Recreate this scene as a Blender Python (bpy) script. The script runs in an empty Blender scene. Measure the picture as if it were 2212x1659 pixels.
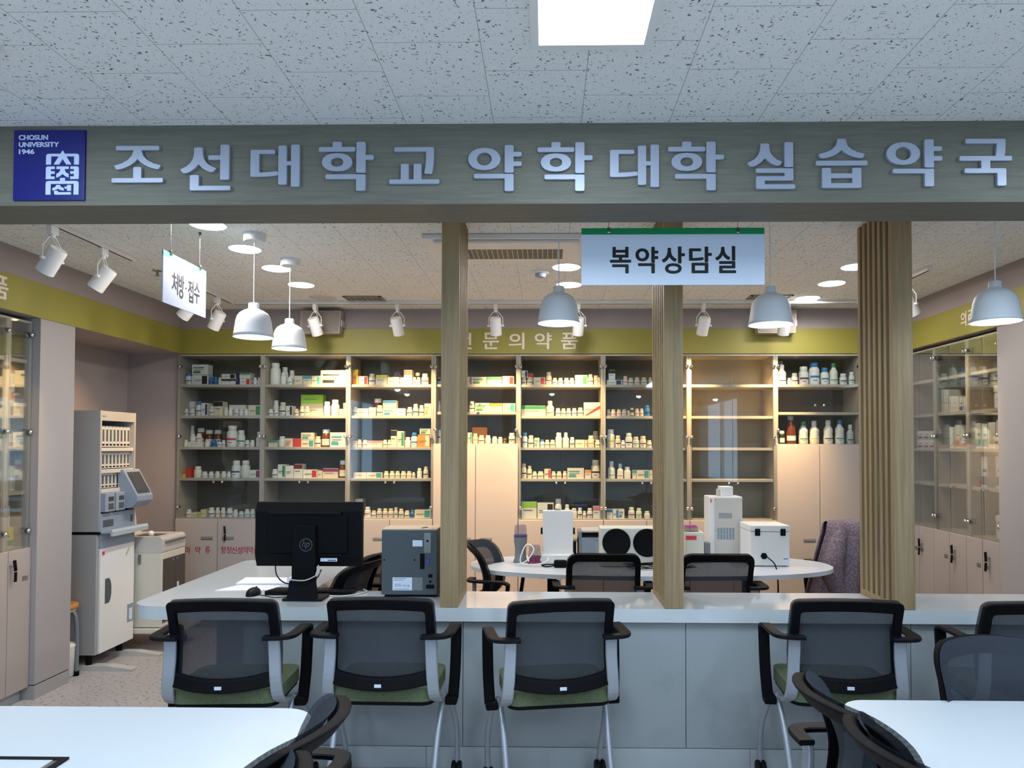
import bpy, bmesh, math, random, re
from mathutils import Vector, Matrix
random.seed(7)
S = bpy.context.scene
COL = S.collection
# ---------------------------------------------------------------- camera (iPhone-like 24 mm, slight lens shift)
F = 1540.0; YAW, PIT, ROLL, PPX, PPY, CZ = .01667, .02397, .00175, 1155.41, 926.87, 1.47
_f = Vector((-math.sin(YAW)*math.cos(PIT), math.cos(YAW)*math.cos(PIT), math.sin(PIT)))
_r0 = Vector((math.cos(YAW), math.sin(YAW), 0)); _u0 = _r0.cross(_f)
_r = _r0*math.cos(ROLL) + _u0*math.sin(ROLL); _u = _u0*math.cos(ROLL) - _r0*math.sin(ROLL)
cd = bpy.data.cameras.new('camera'); cam = bpy.data.objects.new('camera', cd); COL.objects.link(cam)
cam.matrix_world = Matrix(((_r.x, _u.x, -_f.x, 0), (_r.y, _u.y, -_f.y, 0), (_r.z, _u.z, -_f.z, CZ), (0, 0, 0, 1)))
cd.sensor_fit = 'HORIZONTAL'; cd.sensor_width = 36; cd.lens = 36*F/2212
cd.shift_x = (1106-PPX)/2212; cd.shift_y = (PPY-829.5)/2212; cd.clip_start = .05
S.camera = cam
def _ray(u, v): return _f + _r*((u-PPX)/F) + _u*((PPY-v)/F)
def atY(u, v, Y): d = _ray(u, v); P = d*(Y/d.y); return P.x, P.z+CZ
def atX(u, v, X): d = _ray(u, v); P = d*(X/d.x); return P.y, P.z+CZ
def atZ(u, v, Z): d = _ray(u, v); P = d*((Z-CZ)/d.z); return P.x, P.y
# ---------------------------------------------------------------- world, exposure
S.view_settings.view_transform = 'Standard'; S.view_settings.look = 'None'
S.view_settings.exposure = 0.0; S.view_settings.gamma = 1.0
try: S.view_settings.use_curve_mapping = False
except Exception: pass
S.cycles.use_denoising = True; S.cycles.max_bounces = 7; S.cycles.transparent_max_bounces = 16
S.cycles.caustics_reflective = False; S.cycles.caustics_refractive = False
S.cycles.sample_clamp_indirect = 6; S.cycles.use_adaptive_sampling = True; S.cycles.adaptive_threshold = .02
W_ = bpy.data.worlds.new('daylight'); S.world = W_; W_.use_nodes = True
W_.node_tree.nodes['Background'].inputs[0].default_value = (.46, .72, 1, 1)
W_.node_tree.nodes['Background'].inputs[1].default_value = 5.6
def lamp(name, kind, loc, power, color, rot=(0, 0, 0), parent=None, **kw):
    l = bpy.data.lights.new(name, kind); l.energy = power; l.color = color
    for k, v in kw.items(): setattr(l, k, v)
    o = bpy.data.objects.new(name, l); COL.objects.link(o); o.location = loc; o.rotation_euler = rot
    if parent: o.parent = parent
    return o
COOL = (.68, .85, 1); NEUT = (1, .93, .88); WARM = (1, .62, .26)
P_PANEL, P_DOWN, P_PEND, P_SPOT = 20, 8.0, 2.0, 320
# ---------------------------------------------------------------- materials
def lin(c):
    return tuple(((x/255)/12.92 if x/255 <= .04045 else ((x/255+.055)/1.055)**2.4) for x in c)
MATS = {}
def mat(name, rgb=None, rough=.5, metal=0, emit=None, es=1, spec=.5, coat=0, alpha=1):
    if name in MATS: return MATS[name]
    m = bpy.data.materials.new(name); m.use_nodes = True; b = m.node_tree.nodes['Principled BSDF']
    if rgb: b.inputs['Base Color'].default_value = (*lin(rgb), 1)
    b.inputs['Roughness'].default_value = rough; b.inputs['Metallic'].default_value = metal
    b.inputs['Specular IOR Level'].default_value = spec; b.inputs['Coat Weight'].default_value = coat
    b.inputs['Alpha'].default_value = alpha
    if emit: b.inputs['Emission Color'].default_value = (*emit, 1); b.inputs['Emission Strength'].default_value = es
    # faint procedural surface variation
    if not emit and rgb and alpha == 1:
        nt = m.node_tree; n = nt.nodes.new('ShaderNodeTexNoise'); n.inputs['Scale'].default_value = 14; n.inputs['Detail'].default_value = 3
        tc = nt.nodes.new('ShaderNodeTexCoord'); nt.links.new(tc.outputs['Object'], n.inputs['Vector'])
        mr = nt.nodes.new('ShaderNodeMapRange'); mr.inputs[3].default_value = rough-.04; mr.inputs[4].default_value = min(1, rough+.05)
        nt.links.new(n.outputs['Fac'], mr.inputs[0]); nt.links.new(mr.outputs[0], b.inputs['Roughness'])
    MATS[name] = m; return m
def nodes(m): return m.node_tree.nodes, m.node_tree.links, m.node_tree.nodes['Principled BSDF']
def ceiling_mat():
    m = mat('ceiling_tile', (236, 238, 236), .9, spec=.2); N, L, b = nodes(m)
    tc = N.new('ShaderNodeNewGeometry'); sx = N.new('ShaderNodeSeparateXYZ'); L.new(tc.outputs['Position'], sx.inputs[0])
    cx = N.new('ShaderNodeCombineXYZ')
    a1 = N.new('ShaderNodeMath'); a1.operation = 'ADD'; a1.inputs[1].default_value = .0335+3.0+.15; L.new(sx.outputs['X'], a1.inputs[0])
    a2 = N.new('ShaderNodeMath'); a2.operation = 'ADD'; a2.inputs[1].default_value = -1.775+3.6-.15; L.new(sx.outputs['Y'], a2.inputs[0])
    L.new(a2.outputs[0], cx.inputs[0]); L.new(a1.outputs[0], cx.inputs[1])
    br = N.new('ShaderNodeTexBrick'); L.new(cx.outputs[0], br.inputs['Vector']); br.offset = .5; br.squash = 1
    for k, v in (('Scale', 1), ('Mortar Size', .0011), ('Mortar Smooth', .3), ('Brick Width', .3), ('Row Height', .3)): br.inputs[k].default_value = v
    nz = N.new('ShaderNodeTexNoise'); nz.inputs['Scale'].default_value = 26; L.new(tc.outputs['Position'], nz.inputs['Vector'])
    mx = N.new('ShaderNodeMixRGB'); mx.blend_type = 'ADD'; mx.inputs[0].default_value = .045; L.new(tc.outputs['Position'], mx.inputs[1]); L.new(nz.outputs['Color'], mx.inputs[2])
    def spots(scale, thr, w, seedoff, stretch):
        mp = N.new('ShaderNodeMapping'); mp.inputs['Location'].default_value = (seedoff, seedoff, 0); mp.inputs['Scale'].default_value = stretch
        L.new(mx.outputs[0], mp.inputs[0])
        v = N.new('ShaderNodeTexVoronoi'); v.inputs['Scale'].default_value = scale; L.new(mp.outputs[0], v.inputs['Vector'])
        # only some cells carry a fissure
        sc = N.new('ShaderNodeSeparateColor'); L.new(v.outputs['Color'], sc.inputs[0])
        g = N.new('ShaderNodeMath'); g.operation = 'GREATER_THAN'; g.inputs[1].default_value = thr; L.new(sc.outputs[0], g.inputs[0])
        r = N.new('ShaderNodeMapRange'); r.inputs[1].default_value = w; r.inputs[2].default_value = w*.6; L.new(v.outputs['Distance'], r.inputs[0])
        q = N.new('ShaderNodeMath'); q.operation = 'MULTIPLY'; L.new(g.outputs[0], q.inputs[0]); L.new(r.outputs[0], q.inputs[1]); return q
    s1 = spots(66, .55, .27, 0, (.62, 1.25, 1)); s2 = spots(150, .50, .30, 3.3, (1, 1, 1)); s3 = spots(72, .66, .25, 7.7, (1.2, .55, 1))
    a = N.new('ShaderNodeMath'); a.operation = 'MAXIMUM'; L.new(s1.outputs[0], a.inputs[0]); L.new(s3.outputs[0], a.inputs[1])
    h = N.new('ShaderNodeMath'); h.operation = 'MULTIPLY'; h.inputs[1].default_value = .55; L.new(s2.outputs[0], h.inputs[0])
    a3 = N.new('ShaderNodeMath'); a3.operation = 'MAXIMUM'; L.new(a.outputs[0], a3.inputs[0]); L.new(h.outputs[0], a3.inputs[1])
    c1 = N.new('ShaderNodeMixRGB'); c1.inputs[1].default_value = (*lin((236, 238, 236)), 1); c1.inputs[2].default_value = (*lin((112, 114, 112)), 1); L.new(a3.outputs[0], c1.inputs[0])
    c2 = N.new('ShaderNodeMixRGB'); c2.inputs[2].default_value = (*lin((150, 152, 150)), 1); L.new(br.outputs['Fac'], c2.inputs[0]); L.new(c1.outputs[0], c2.inputs[1])
    L.new(c2.outputs[0], b.inputs['Base Color']); return m
def wood_mat(name, c1, c2, axis, scale=1.0, rough=.55):
    m = mat(name, c1, rough, spec=.3); N, L, b = nodes(m)
    g = N.new('ShaderNodeNewGeometry'); mp = N.new('ShaderNodeMapping'); L.new(g.outputs['Position'], mp.inputs[0])
    sc = {'x': (5, 90, 90), 'z': (60, 60, 1.6)}[axis]; mp.inputs['Scale'].default_value = tuple(s*scale for s in sc)
    n = N.new('ShaderNodeTexNoise'); n.inputs['Scale'].default_value = 1; n.inputs['Detail'].default_value = 5; n.inputs['Roughness'].default_value = .65; n.inputs['Distortion'].default_value = .6
    L.new(mp.outputs[0], n.inputs['Vector'])
    r = N.new('ShaderNodeValToRGB'); r.color_ramp.elements[0].position = .3; r.color_ramp.elements[1].position = .7
    r.color_ramp.elements[0].color = (*lin(c2), 1); r.color_ramp.elements[1].color = (*lin(c1), 1)
    L.new(n.outputs['Fac'], r.inputs[0]); L.new(r.outputs[0], b.inputs['Base Color']); return m
def speck_mat(name, base, dark, scale, thr=.62, rough=.5, light=None):
    m = mat(name, base, rough); N, L, b = nodes(m)
    g = N.new('ShaderNodeNewGeometry'); n = N.new('ShaderNodeTexNoise'); n.inputs['Scale'].default_value = scale; n.inputs['Detail'].default_value = 4
    L.new(g.outputs['Position'], n.inputs['Vector'])
    r = N.new('ShaderNodeValToRGB'); r.color_ramp.elements[0].position = thr-.03; r.color_ramp.elements[1].position = thr+.05
    r.color_ramp.elements[0].color = (*lin(base), 1); r.color_ramp.elements[1].color = (*lin(dark), 1)
    if light: e = r.color_ramp.elements.new(.35); e.color = (*lin(light), 1); r.color_ramp.elements[0].color = (*lin(light), 1); r.color_ramp.elements[1].position = .45; r.color_ramp.elements[1].color = (*lin(base), 1)
    L.new(n.outputs['Fac'], r.inputs[0]); L.new(r.outputs[0], b.inputs['Base Color']); return m
def glass_mat(name, tint=(.93, .96, .95), refl=1.0):
    m = bpy.data.materials.new(name); m.use_nodes = True; N = m.node_tree.nodes; L = m.node_tree.links; N.clear()
    o = N.new('ShaderNodeOutputMaterial'); t = N.new('ShaderNodeBsdfTransparent'); t.inputs[0].default_value = (*tint, 1)
    g = N.new('ShaderNodeBsdfGlossy'); g.inputs['Roughness'].default_value = .02; g.inputs[0].default_value = (refl, refl, refl, 1)
    fr = N.new('ShaderNodeFresnel'); fr.inputs[0].default_value = 1.5; mm = N.new('ShaderNodeMath'); mm.operation = 'MULTIPLY'; mm.inputs[1].default_value = .55
    L.new(fr.outputs[0], mm.inputs[0]); x = N.new('ShaderNodeMixShader'); L.new(mm.outputs[0], x.inputs[0]); L.new(t.outputs[0], x.inputs[1]); L.new(g.outputs[0], x.inputs[2]); L.new(x.outputs[0], o.inputs[0])
    MATS[name] = m; return m
def mesh_fabric(name, rgb, open_=.25, rough=.8):
    m = bpy.data.materials.new(name); m.use_nodes = True; N = m.node_tree.nodes; L = m.node_tree.links; b = N['Principled BSDF']
    b.inputs['Base Color'].default_value = (*lin(rgb), 1); b.inputs['Roughness'].default_value = rough; b.inputs['Specular IOR Level'].default_value = .2
    tc = N.new('ShaderNodeTexCoord'); ch = N.new('ShaderNodeTexChecker'); ch.inputs['Scale'].default_value = 420; L.new(tc.outputs['Object'], ch.inputs['Vector'])
    mr = N.new('ShaderNodeMapRange'); mr.inputs[3].default_value = 1-open_*1.4; mr.inputs[4].default_value = 1-open_*.6; L.new(ch.outputs['Fac'], mr.inputs[0])
    t = N.new('ShaderNodeBsdfTransparent'); x = N.new('ShaderNodeMixShader'); L.new(mr.outputs[0], x.inputs[0]); L.new(t.outputs[0], x.inputs[1]); L.new(b.outputs[0], x.inputs[2])
    L.new(x.outputs[0], N['Material Output'].inputs[0]); MATS[name] = m; return m
M_CEIL = ceiling_mat()
M_BEAM = wood_mat('grey_oak_beam', (114, 112, 101), (96, 95, 86), 'x')
M_SLAT = wood_mat('oak_slat', (174, 150, 114), (136, 115, 86), 'z')
M_FLOOR = speck_mat('speckled_vinyl', (192, 184, 180), (132, 122, 118), 46, .60, .45)
M_WALL = mat('taupe_wall', (156, 147, 146), .8); M_WALLF = mat('pale_wall', (205, 205, 205), .85)
M_PIL = mat('pale_laminate', (166, 162, 162), .5); M_LAM = mat('beige_laminate', (168, 160, 155), .45)
M_BAND = mat('olive_green_band', (148, 142, 64), .5); M_BACKP = mat('dark_back_panel', (104, 99, 92), .6)
M_BACKL = mat('beige_back_panel', (176, 165, 148), .6); M_STILE = mat('grey_beige_edge', (186, 176, 166), .5)
M_COUNTER = mat('white_quartz', (208, 214, 218), .10, spec=.7, coat=.5)
M_PANELF = speck_mat('grey_blue_panel', (158, 166, 170), (151, 159, 163), 4, .55, .6); M_KICK = mat('pale_kick_panel', (180, 187, 191), .6)
M_TABLE = mat('white_table_top', (202, 208, 214), .32); M_WHITE = mat('white_plastic', (232, 232, 230), .4)
M_OFFW = mat('off_white_metal', (198, 195, 188), .45); M_BEIGEP = mat('cream_plastic', (214, 210, 196), .5)
M_GREYP = mat('grey_plastic', (120, 126, 132), .5); M_BLUEG = mat('blue_grey_plastic', (140, 152, 168), .5)
M_BLACK = mat('black_plastic', (9, 10, 14), .6, spec=.12); M_BLK2 = mat('matt_black', (8, 8, 11), .7, spec=.15); M_BLK3 = mat('satin_black', (13, 14, 19), .5, spec=.16)
M_SILVER = mat('silver_paint', (166, 172, 182), .35, .4); M_CHROME = mat('chrome', (225, 225, 225), .12, 1)
M_STEEL = mat('brushed_steel', (150, 150, 148), .35, .8); M_GREEN = speck_mat('olive_green_fabric', (92, 102, 76), (82, 92, 66), 120, .55, .9)
M_MESH = mesh_fabric('dark_mesh', (50, 54, 62), .13); M_LAMPW = mat('white_lamp_shade', (226, 230, 234), .5)
M_GLOW = mat('lamp_glow', (255, 255, 255), .5, emit=(.85, .94, 1), es=9); M_GLOWD = mat('downlight_glow', (255, 255, 255), .5, emit=(.92, .97, 1), es=7)
M_GLOWP = mat('panel_glow', (255, 255, 255), .5, emit=(.80, .90, 1), es=5); M_GLASS = glass_mat('clear_glass'); M_CLEARP = mesh_fabric('clear_tinted_plastic', (120, 112, 130), .6, .1)
M_LETTER = mat('brushed_letter', (156, 163, 180), .4, .2); M_LOGOB = mat('logo_blue', (3, 14, 108), .4); M_LOGOW = mat('logo_white', (190, 204, 232), .5)
M_SIGNW = mat('sign_white', (218, 228, 245), .4); M_SIGNG = mat('sign_green', (20, 150, 90), .4); M_INK = mat('sign_ink', (8, 10, 14), .5)
M_MAROON = mat('maroon_letters', (150, 30, 80), .5); M_BANDTXT = mat('pale_band_letters', (232, 220, 205), .5)
M_SCREEN = mat('dark_screen', (70, 72, 74), .2); M_DARKG = mat('dark_grey_metal', (74, 82, 88), .5); M_DARKW = mat('smoked_door', (74, 66, 60), .25)
M_MACH = mat('machine_grey', (164, 162, 160), .45)
M_RED = mat('red_sticker', (214, 70, 84), .5); M_LIME = mat('lime_tape', (150, 200, 70), .5); M_PAPER = mat('paper', (226, 232, 246), .7)
M_WOODS = mat('orange_wood', (196, 134, 70), .5); M_ALU = mat('grille_metal', (150, 146, 138), .4, .5)
CC = {'w': (232, 230, 226), 'c': (226, 212, 190), 'g': (60, 140, 90), 'b': (50, 120, 185), 'r': (205, 60, 55), 'm': (110, 30, 40), 'o': (235, 140, 50), 'a': (110, 52, 24),
      'y': (222, 200, 60), 't': (70, 160, 170), 'k': (30, 28, 30), 'n': (45, 50, 95), 'l': (150, 205, 60), 'p': (225, 130, 140), 'v': (140, 50, 110), 'e': (190, 195, 195)}
CN = {'w': 'white', 'c': 'cream', 'g': 'green', 'b': 'blue', 'r': 'red', 'm': 'maroon', 'o': 'orange', 'a': 'amber', 'y': 'yellow', 't': 'teal', 'k': 'black', 'n': 'navy', 'l': 'lime', 'p': 'pink', 'v': 'purple', 'e': 'clear'}
def pmat(c): return mat('pack_' + CN[c], CC[c], .3 if c == 'a' else .5)
# ---------------------------------------------------------------- mesh builder
class MB:
    def __init__(s): s.v = []; s.f = []; s.m = []; s.mats = []; s.sm = []
    def _mi(s, m):
        if m not in s.mats: s.mats.append(m)
        return s.mats.index(m)
    def add(s, vs, fs, m, smooth=False):
        o = len(s.v); s.v += [Vector(v) for v in vs]; i = s._mi(m)
        for f in fs: s.f.append([a+o for a in f]); s.m.append(i); s.sm.append(smooth)
        return s
    def box(s, x0, x1, y0, y1, z0, z1, m, bev=0):
        x0, x1 = sorted((x0, x1)); y0, y1 = sorted((y0, y1)); z0, z1 = sorted((z0, z1))
        if bev:
            b = min(bev, (x1-x0)*.45, (y1-y0)*.45, (z1-z0)*.45)
            bm = bmesh.new(); bmesh.ops.create_cube(bm, size=1)
            for v in bm.verts: v.co = Vector(((x0+x1)/2+v.co.x*(x1-x0), (y0+y1)/2+v.co.y*(y1-y0), (z0+z1)/2+v.co.z*(z1-z0)))
            bmesh.ops.bevel(bm, geom=bm.edges[:], offset=b, segments=2, affect='EDGES', profile=.6)
            bm.verts.index_update(); s.add([v.co.copy() for v in bm.verts], [[v.index for v in f.verts] for f in bm.faces], m); bm.free(); return s
        vs = [(x, y, z) for z in (z0, z1) for y in (y0, y1) for x in (x0, x1)]
        return s.add(vs, [(0, 2, 3, 1), (4, 5, 7, 6), (0, 1, 5, 4), (2, 6, 7, 3), (0, 4, 6, 2), (1, 3, 7, 5)], m)
    def prism(s, pts, h0, h1, m, axis='z', smooth=False):
        """extrude a 2-D outline: axis z -> pts (x,y); axis y -> pts (x,z); axis x -> pts (y,z)"""
        def P(p, h): return {'z': (p[0], p[1], h), 'y': (p[0], h, p[1]), 'x': (h, p[0], p[1])}[axis]
        n = len(pts); vs = [P(p, h0) for p in pts]+[P(p, h1) for p in pts]
        s.add(vs, [list(range(n))[::-1], list(range(n, 2*n))], m)
        return s.add(vs, [(i, (i+1) % n, (i+1) % n+n, i+n) for i in range(n)], m, smooth)
    def lathe(s, prof, c, m, n=16, axis='z', smooth=True):
        """prof: list of (r, h)"""
        vs = []; fs = []
        for r, h in prof:
            for k in range(n):
                a = 2*math.pi*k/n; p = (r*math.cos(a), r*math.sin(a), h)
                if axis == 'y': p = (p[0], h, p[1])
                if axis == 'x': p = (h, p[0], p[1])
                vs.append((c[0]+p[0], c[1]+p[1], c[2]+p[2]))
        for j in range(len(prof)-1):
            for k in range(n): fs.append((j*n+k, j*n+(k+1) % n, (j+1)*n+(k+1) % n, (j+1)*n+k))
        s.add(vs, fs, m, smooth)
        if prof[0][0] > 1e-5: s.add(vs[:n], [list(range(n))[::-1]], m)
        if prof[-1][0] > 1e-5: s.add(vs[-n:], [list(range(n))], m)
        return s
    def tube(s, pts, r, m, n=8, flat=None, up=None):
        """swept tube; flat=(w,h) gives a rectangular section"""
        pts = [Vector(p) for p in pts]; vs = []; fs = []; prev = None
        for i, p in enumerate(pts):
            t = ((pts[min(i+1, len(pts)-1)]-pts[max(i-1, 0)])).normalized()
            if prev is None:
                ref = Vector(up) if up else (Vector((0, 0, 1)) if abs(t.z) < .9 else Vector((1, 0, 0)))
            else: ref = prev
            a = (ref - t*ref.dot(t)).normalized(); b = t.cross(a); prev = a
            rr = r[i] if isinstance(r, (list, tuple)) else r
            if flat:
                w, h = flat; sec = [(-h/2, -w/2), (-h/2, w/2), (h/2, w/2), (h/2, -w/2)]; sec = [(x*rr, y*rr) for x, y in sec]
                c = .22; q = []
                for k in range(4):
                    p0 = sec[k-1]; p1 = sec[k]; p2 = sec[(k+1) % 4]
                    d = min(abs(h), abs(w))*c*rr
                    v1 = Vector(p0)-Vector(p1); v2 = Vector(p2)-Vector(p1)
                    q += [tuple(Vector(p1)+v1.normalized()*d), tuple(Vector(p1)+v2.normalized()*d)]
                sec = q
            else: sec = [(rr*math.cos(2*math.pi*k/n), rr*math.sin(2*math.pi*k/n)) for k in range(n)]
            for x, y in sec: vs.append(p+a*x+b*y)
        k_ = len(sec)
        for i in range(len(pts)-1):
            for k in range(k_): fs.append((i*k_+k, i*k_+(k+1) % k_, (i+1)*k_+(k+1) % k_, (i+1)*k_+k))
        s.add(vs, fs, m, not flat); s.add(vs[:k_], [list(range(k_))[::-1]], m); s.add(vs[-k_:], [list(range(k_))], m); return s
    def grid(s, fn, nu, nv, m, thick=0, smooth=True):
        vs = [fn(i/nu, j/nv) for j in range(nv+1) for i in range(nu+1)]
        s.add(vs, [(j*(nu+1)+i, j*(nu+1)+i+1, (j+1)*(nu+1)+i+1, (j+1)*(nu+1)+i) for j in range(nv) for i in range(nu)], m, smooth); return s
def smooth_path(pts, k=4):
    """Catmull-Rom through pts"""
    P = [Vector(p) for p in pts]; out = []
    for i in range(len(P)-1):
        p0, p1, p2, p3 = P[max(i-1, 0)], P[i], P[i+1], P[min(i+2, len(P)-1)]
        for j in range(k):
            t = j/k; out.append(.5*((2*p1)+(p2-p0)*t+(2*p0-5*p1+4*p2-p3)*t*t+(3*p1-p0-3*p2+p3)*t**3))
    return out+[P[-1]]
OFF = {}
def thing(name, label, cat, loc=(0, 0, 0), rz=0, group=None, local=False):
    o = bpy.data.objects.new(name, None); COL.objects.link(o); o.location = loc; o.rotation_euler = (0, 0, rz); o.empty_display_size = .1
    o['label'] = label; o['category'] = cat
    if group: o['group'] = group
    OFF[o] = Vector((0, 0, 0)) if local else Vector(loc); return o
def build(name, mb, parent=None, loc=None, bevel=0):
    """one mesh object; verts given in world space unless the parent is local"""
    me = bpy.data.meshes.new(name); off = OFF[parent] if parent is not None else (Vector(loc) if loc else Vector((0, 0, 0)))
    me.from_pydata([v-off for v in mb.v], [], mb.f)
    for m in mb.mats: me.materials.append(m)
    me.polygons.foreach_set('material_index', mb.m); me.polygons.foreach_set('use_smooth', mb.sm); me.update()
    o = bpy.data.objects.new(name, me); COL.objects.link(o)
    if parent is not None: o.parent = parent; OFF[o] = OFF[parent]
    else: o.location = off; OFF[o] = off
    if bevel:
        b = o.modifiers.new('bevel', 'BEVEL'); b.width = bevel; b.segments = 2; b.limit_method = 'ANGLE'; b.angle_limit = .7
    return o
def single(name, mb, label, cat, loc=(0, 0, 0), group=None, kind=None, bevel=0):
    o = build(name, mb, None, loc, bevel); o['label'] = label; o['category'] = cat
    if group: o['group'] = group
    if kind: o['kind'] = kind
    return o
def structure(name, mb, bevel=0):
    o = build(name, mb, None, None, bevel); o['kind'] = 'structure'; o['label'] = name.replace('_', ' ') + ' of the room, part of the building'; return o
def copy_tree(o, parent=None):
    c = o.copy(); COL.objects.link(c); c.parent = parent; OFF[c] = OFF.get(o, Vector((0, 0, 0)))
    for ch in list(o.children): copy_tree(ch, c)
    return c
# lettering: glyph outline as a mesh fitted to a box on a plane
_tc = {}
def glyph_mesh(txt, bold, ext=.5):
    key = (txt, bold)
    if key not in _tc:
        cu = bpy.data.curves.new('t', 'FONT'); cu.body = txt; cu.offset = bold; cu.extrude = ext; cu.resolution_u = 4
        o = bpy.data.objects.new('t', cu); COL.objects.link(o); bpy.context.view_layer.update()
        dg = bpy.context.evaluated_depsgraph_get(); me = bpy.data.meshes.new_from_object(o.evaluated_get(dg))
        _tc[key] = ([v.co.copy() for v in me.vertices], [list(p.vertices) for p in me.polygons])
        bpy.data.objects.remove(o); bpy.data.meshes.remove(me)
    return _tc[key]
def letters(mb, txt, box, depth, m, bold=(0, 0), frame=None):
    """box=(a0,a1,z0,z1) in frame coords; frame(a,d,z)->xyz with d = outward thickness; bold = pen half sizes as shares of the height"""
    vs, fs = glyph_mesh(txt, 0)
    if not isinstance(bold, tuple): bold = (bold, bold*.6)
    xs = [v.x for v in vs]; ys = [v.y for v in vs]; a, b, c, d = min(xs), max(xs), min(ys), max(ys)
    H = box[3]-box[2]; sg_ = 1 if box[1] > box[0] else -1; px, pz = bold[0]*H*sg_, bold[1]*H
    x0, x1, z0, z1 = box[0]+px, box[1]-px, box[2]+pz, box[3]-pz
    dirs = [(0, 0)] if not any(bold) else [(0, 0), (1, 0), (-1, 0), (0, 1), (0, -1), (.75, .75), (-.75, .75), (.75, -.75), (-.75, -.75), (.5, 0), (-.5, 0)]
    for i, (ux, uz) in enumerate(dirs):
        e = 1-.002*i
        mb.add([frame(x0+(v.x-a)/(b-a)*(x1-x0)+ux*px, depth*e*(.5+v.z), z0+(v.y-c)/(d-c)*(z1-z0)+uz*pz) for v in vs], fs, m)
    return mb
# ================================================================ the room
XL, XR, YW, ZC, ZB = -2.961, 2.785, 5.721, 2.577, 2.213
def S_(name, *boxes, m=None, bev=0):
    b = MB()
    for q in boxes: b.box(*q, m)
    return structure(name, b)
S_('floor', (-3.6, 3.3, -3.6, 6.15, -.1, 0), m=M_FLOOR)
S_('ceiling', (-3.6, 3.3, -3.6, 6.15, ZC, ZC+.1), m=M_CEIL)
S_('wall_back', (-3.6, 3.3, 6.05, 6.15, 0, ZC), m=M_WALL)
S_('wall_left', (-3.6, -3.42, 2.7, 6.05, 0, ZC), (-3.6, -3.3, -.3, 2.7, 0, ZC), (-3.6, -3.3, -3.6, -.3, 0, .8), (-3.6, -3.3, -3.6, -.3, 2.35, ZC), (-3.6, -3.3, -3.6, -3.2, .8, 2.35), m=M_WALL)
S_('wall_right', (3.12, 3.3, 2.7, 6.05, 0, ZC), (3.12, 3.3, -.3, 2.7, 0, ZC), (3.12, 3.3, -3.6, -.3, 0, .8), (3.12, 3.3, -3.6, -.3, 2.35, ZC), (3.12, 3.3, -3.6, -3.2, .8, 2.35), m=M_WALL)
S_('wall_front', (-3.6, 3.3, -3.7, -3.6, 0, ZC), m=M_WALLF)
S_('added_window_1', (-3.5, -3.44, -3.2, -.3, .8, .86), (-3.5, -3.44, -3.2, -.3, 2.29, 2.35), (-3.5, -3.44, -1.78, -1.72, .86, 2.29), m=M_WHITE)  # unseen window, added to let cool daylight up onto the front ceiling
S_('added_window_2', (3.2, 3.26, -3.2, -.3, .8, .86), (3.2, 3.26, -3.2, -.3, 2.29, 2.35), (3.2, 3.26, -1.78, -1.72, .86, 2.29), m=M_WHITE)  # its unseen twin on the right wall, added for the same daylight
S_('trim_1', (-3.42, XL, 2.7, 5.75, ZB, ZC), m=M_WALL)            # soffit over the left cabinets and the alcove
S_('trim_2', (XL, XR, YW, 6.05, ZB, ZC), m=M_WALL)
S_('trim_3', (XR, 3.12, 2.7, 6.05, ZB, ZC), m=M_WALL)
b = MB(); b.box(-2.9935, XL+.006, 2.7, YW-.006, 2.214, 2.414, M_BAND); structure('trim_4', b)
b = MB(); b.box(XL, XR, YW-.006, YW+.02, 2.214, 2.414, M_BAND); structure('trim_5', b)
b = MB(); b.box(XR-.006, XR+.02, 2.7, YW-.006, 2.214, 2.414, M_BAND); structure('trim_6', b)
S_('wall_alcove', (-3.42, -3.0, 5.75, 6.05, 0, ZB), m=M_WALL)
b = MB(); b.box(-3.42, XL, 4.107, 4.412, .085, ZB, M_PIL); b.box(-3.42, XL-.004, 4.111, 4.408, .079, .086, M_BLK2); b.box(-3.42, XL, 4.107, 4.412, 0, .079, M_PIL); structure('trim_9', b)
b = MB(); b.box(XR, 3.12, 3.05, 4.445, 0, ZB, M_PIL); structure('trim_10', b)
b = MB(); b.box(-3.42, 3.12, 2.419, 2.625, 2.299, ZC, M_BEAM); structure('trim_7', b)
# ---------------------------------------------------------------- lettering on the beam and the bands
HB = 2.419
sg = thing('sign_lettering', 'row of thirteen raised silver Korean letters along the grey oak beam', 'sign', (.1, HB, 2.42))
HEAD = [('조', 241.3, 351.9, 315, 394), ('선', 389, 497.5, 312.5, 411), ('대', 540.8, 646.8, 312.6, 403.4), ('학', 688.3, 806.9, 306, 412), ('교', 841, 949, 317.8, 397),
        ('약', 1011, 1126.5, 313.4, 412.7), ('학', 1161.3, 1280, 306.7, 412.3), ('대', 1317.7, 1423.7, 312.5, 404), ('학', 1443.5, 1563.9, 305.5, 411), ('실', 1614.6, 1717.7, 307, 408),
        ('습', 1763, 1874, 299.7, 406), ('약', 1915, 2035.5, 301, 402.4), ('국', 2073, 2186.5, 299.7, 401)]
for ch, u0, u1, v0, v1 in HEAD:
    b = MB(); um, vm = (u0+u1)/2, (v0+v1)/2
    x0, x1 = atY(u0, vm, HB-.012)[0], atY(u1, vm, HB-.012)[0]; z0, z1 = atY(um, v1, HB-.012)[1], atY(um, v0, HB-.012)[1]
    letters(b, ch, (x0, x1, z0, z1), .012, M_LETTER, (.042, .012), lambda a, d, z: (a, HB-d, z)); build('letter', b, sg)
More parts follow.
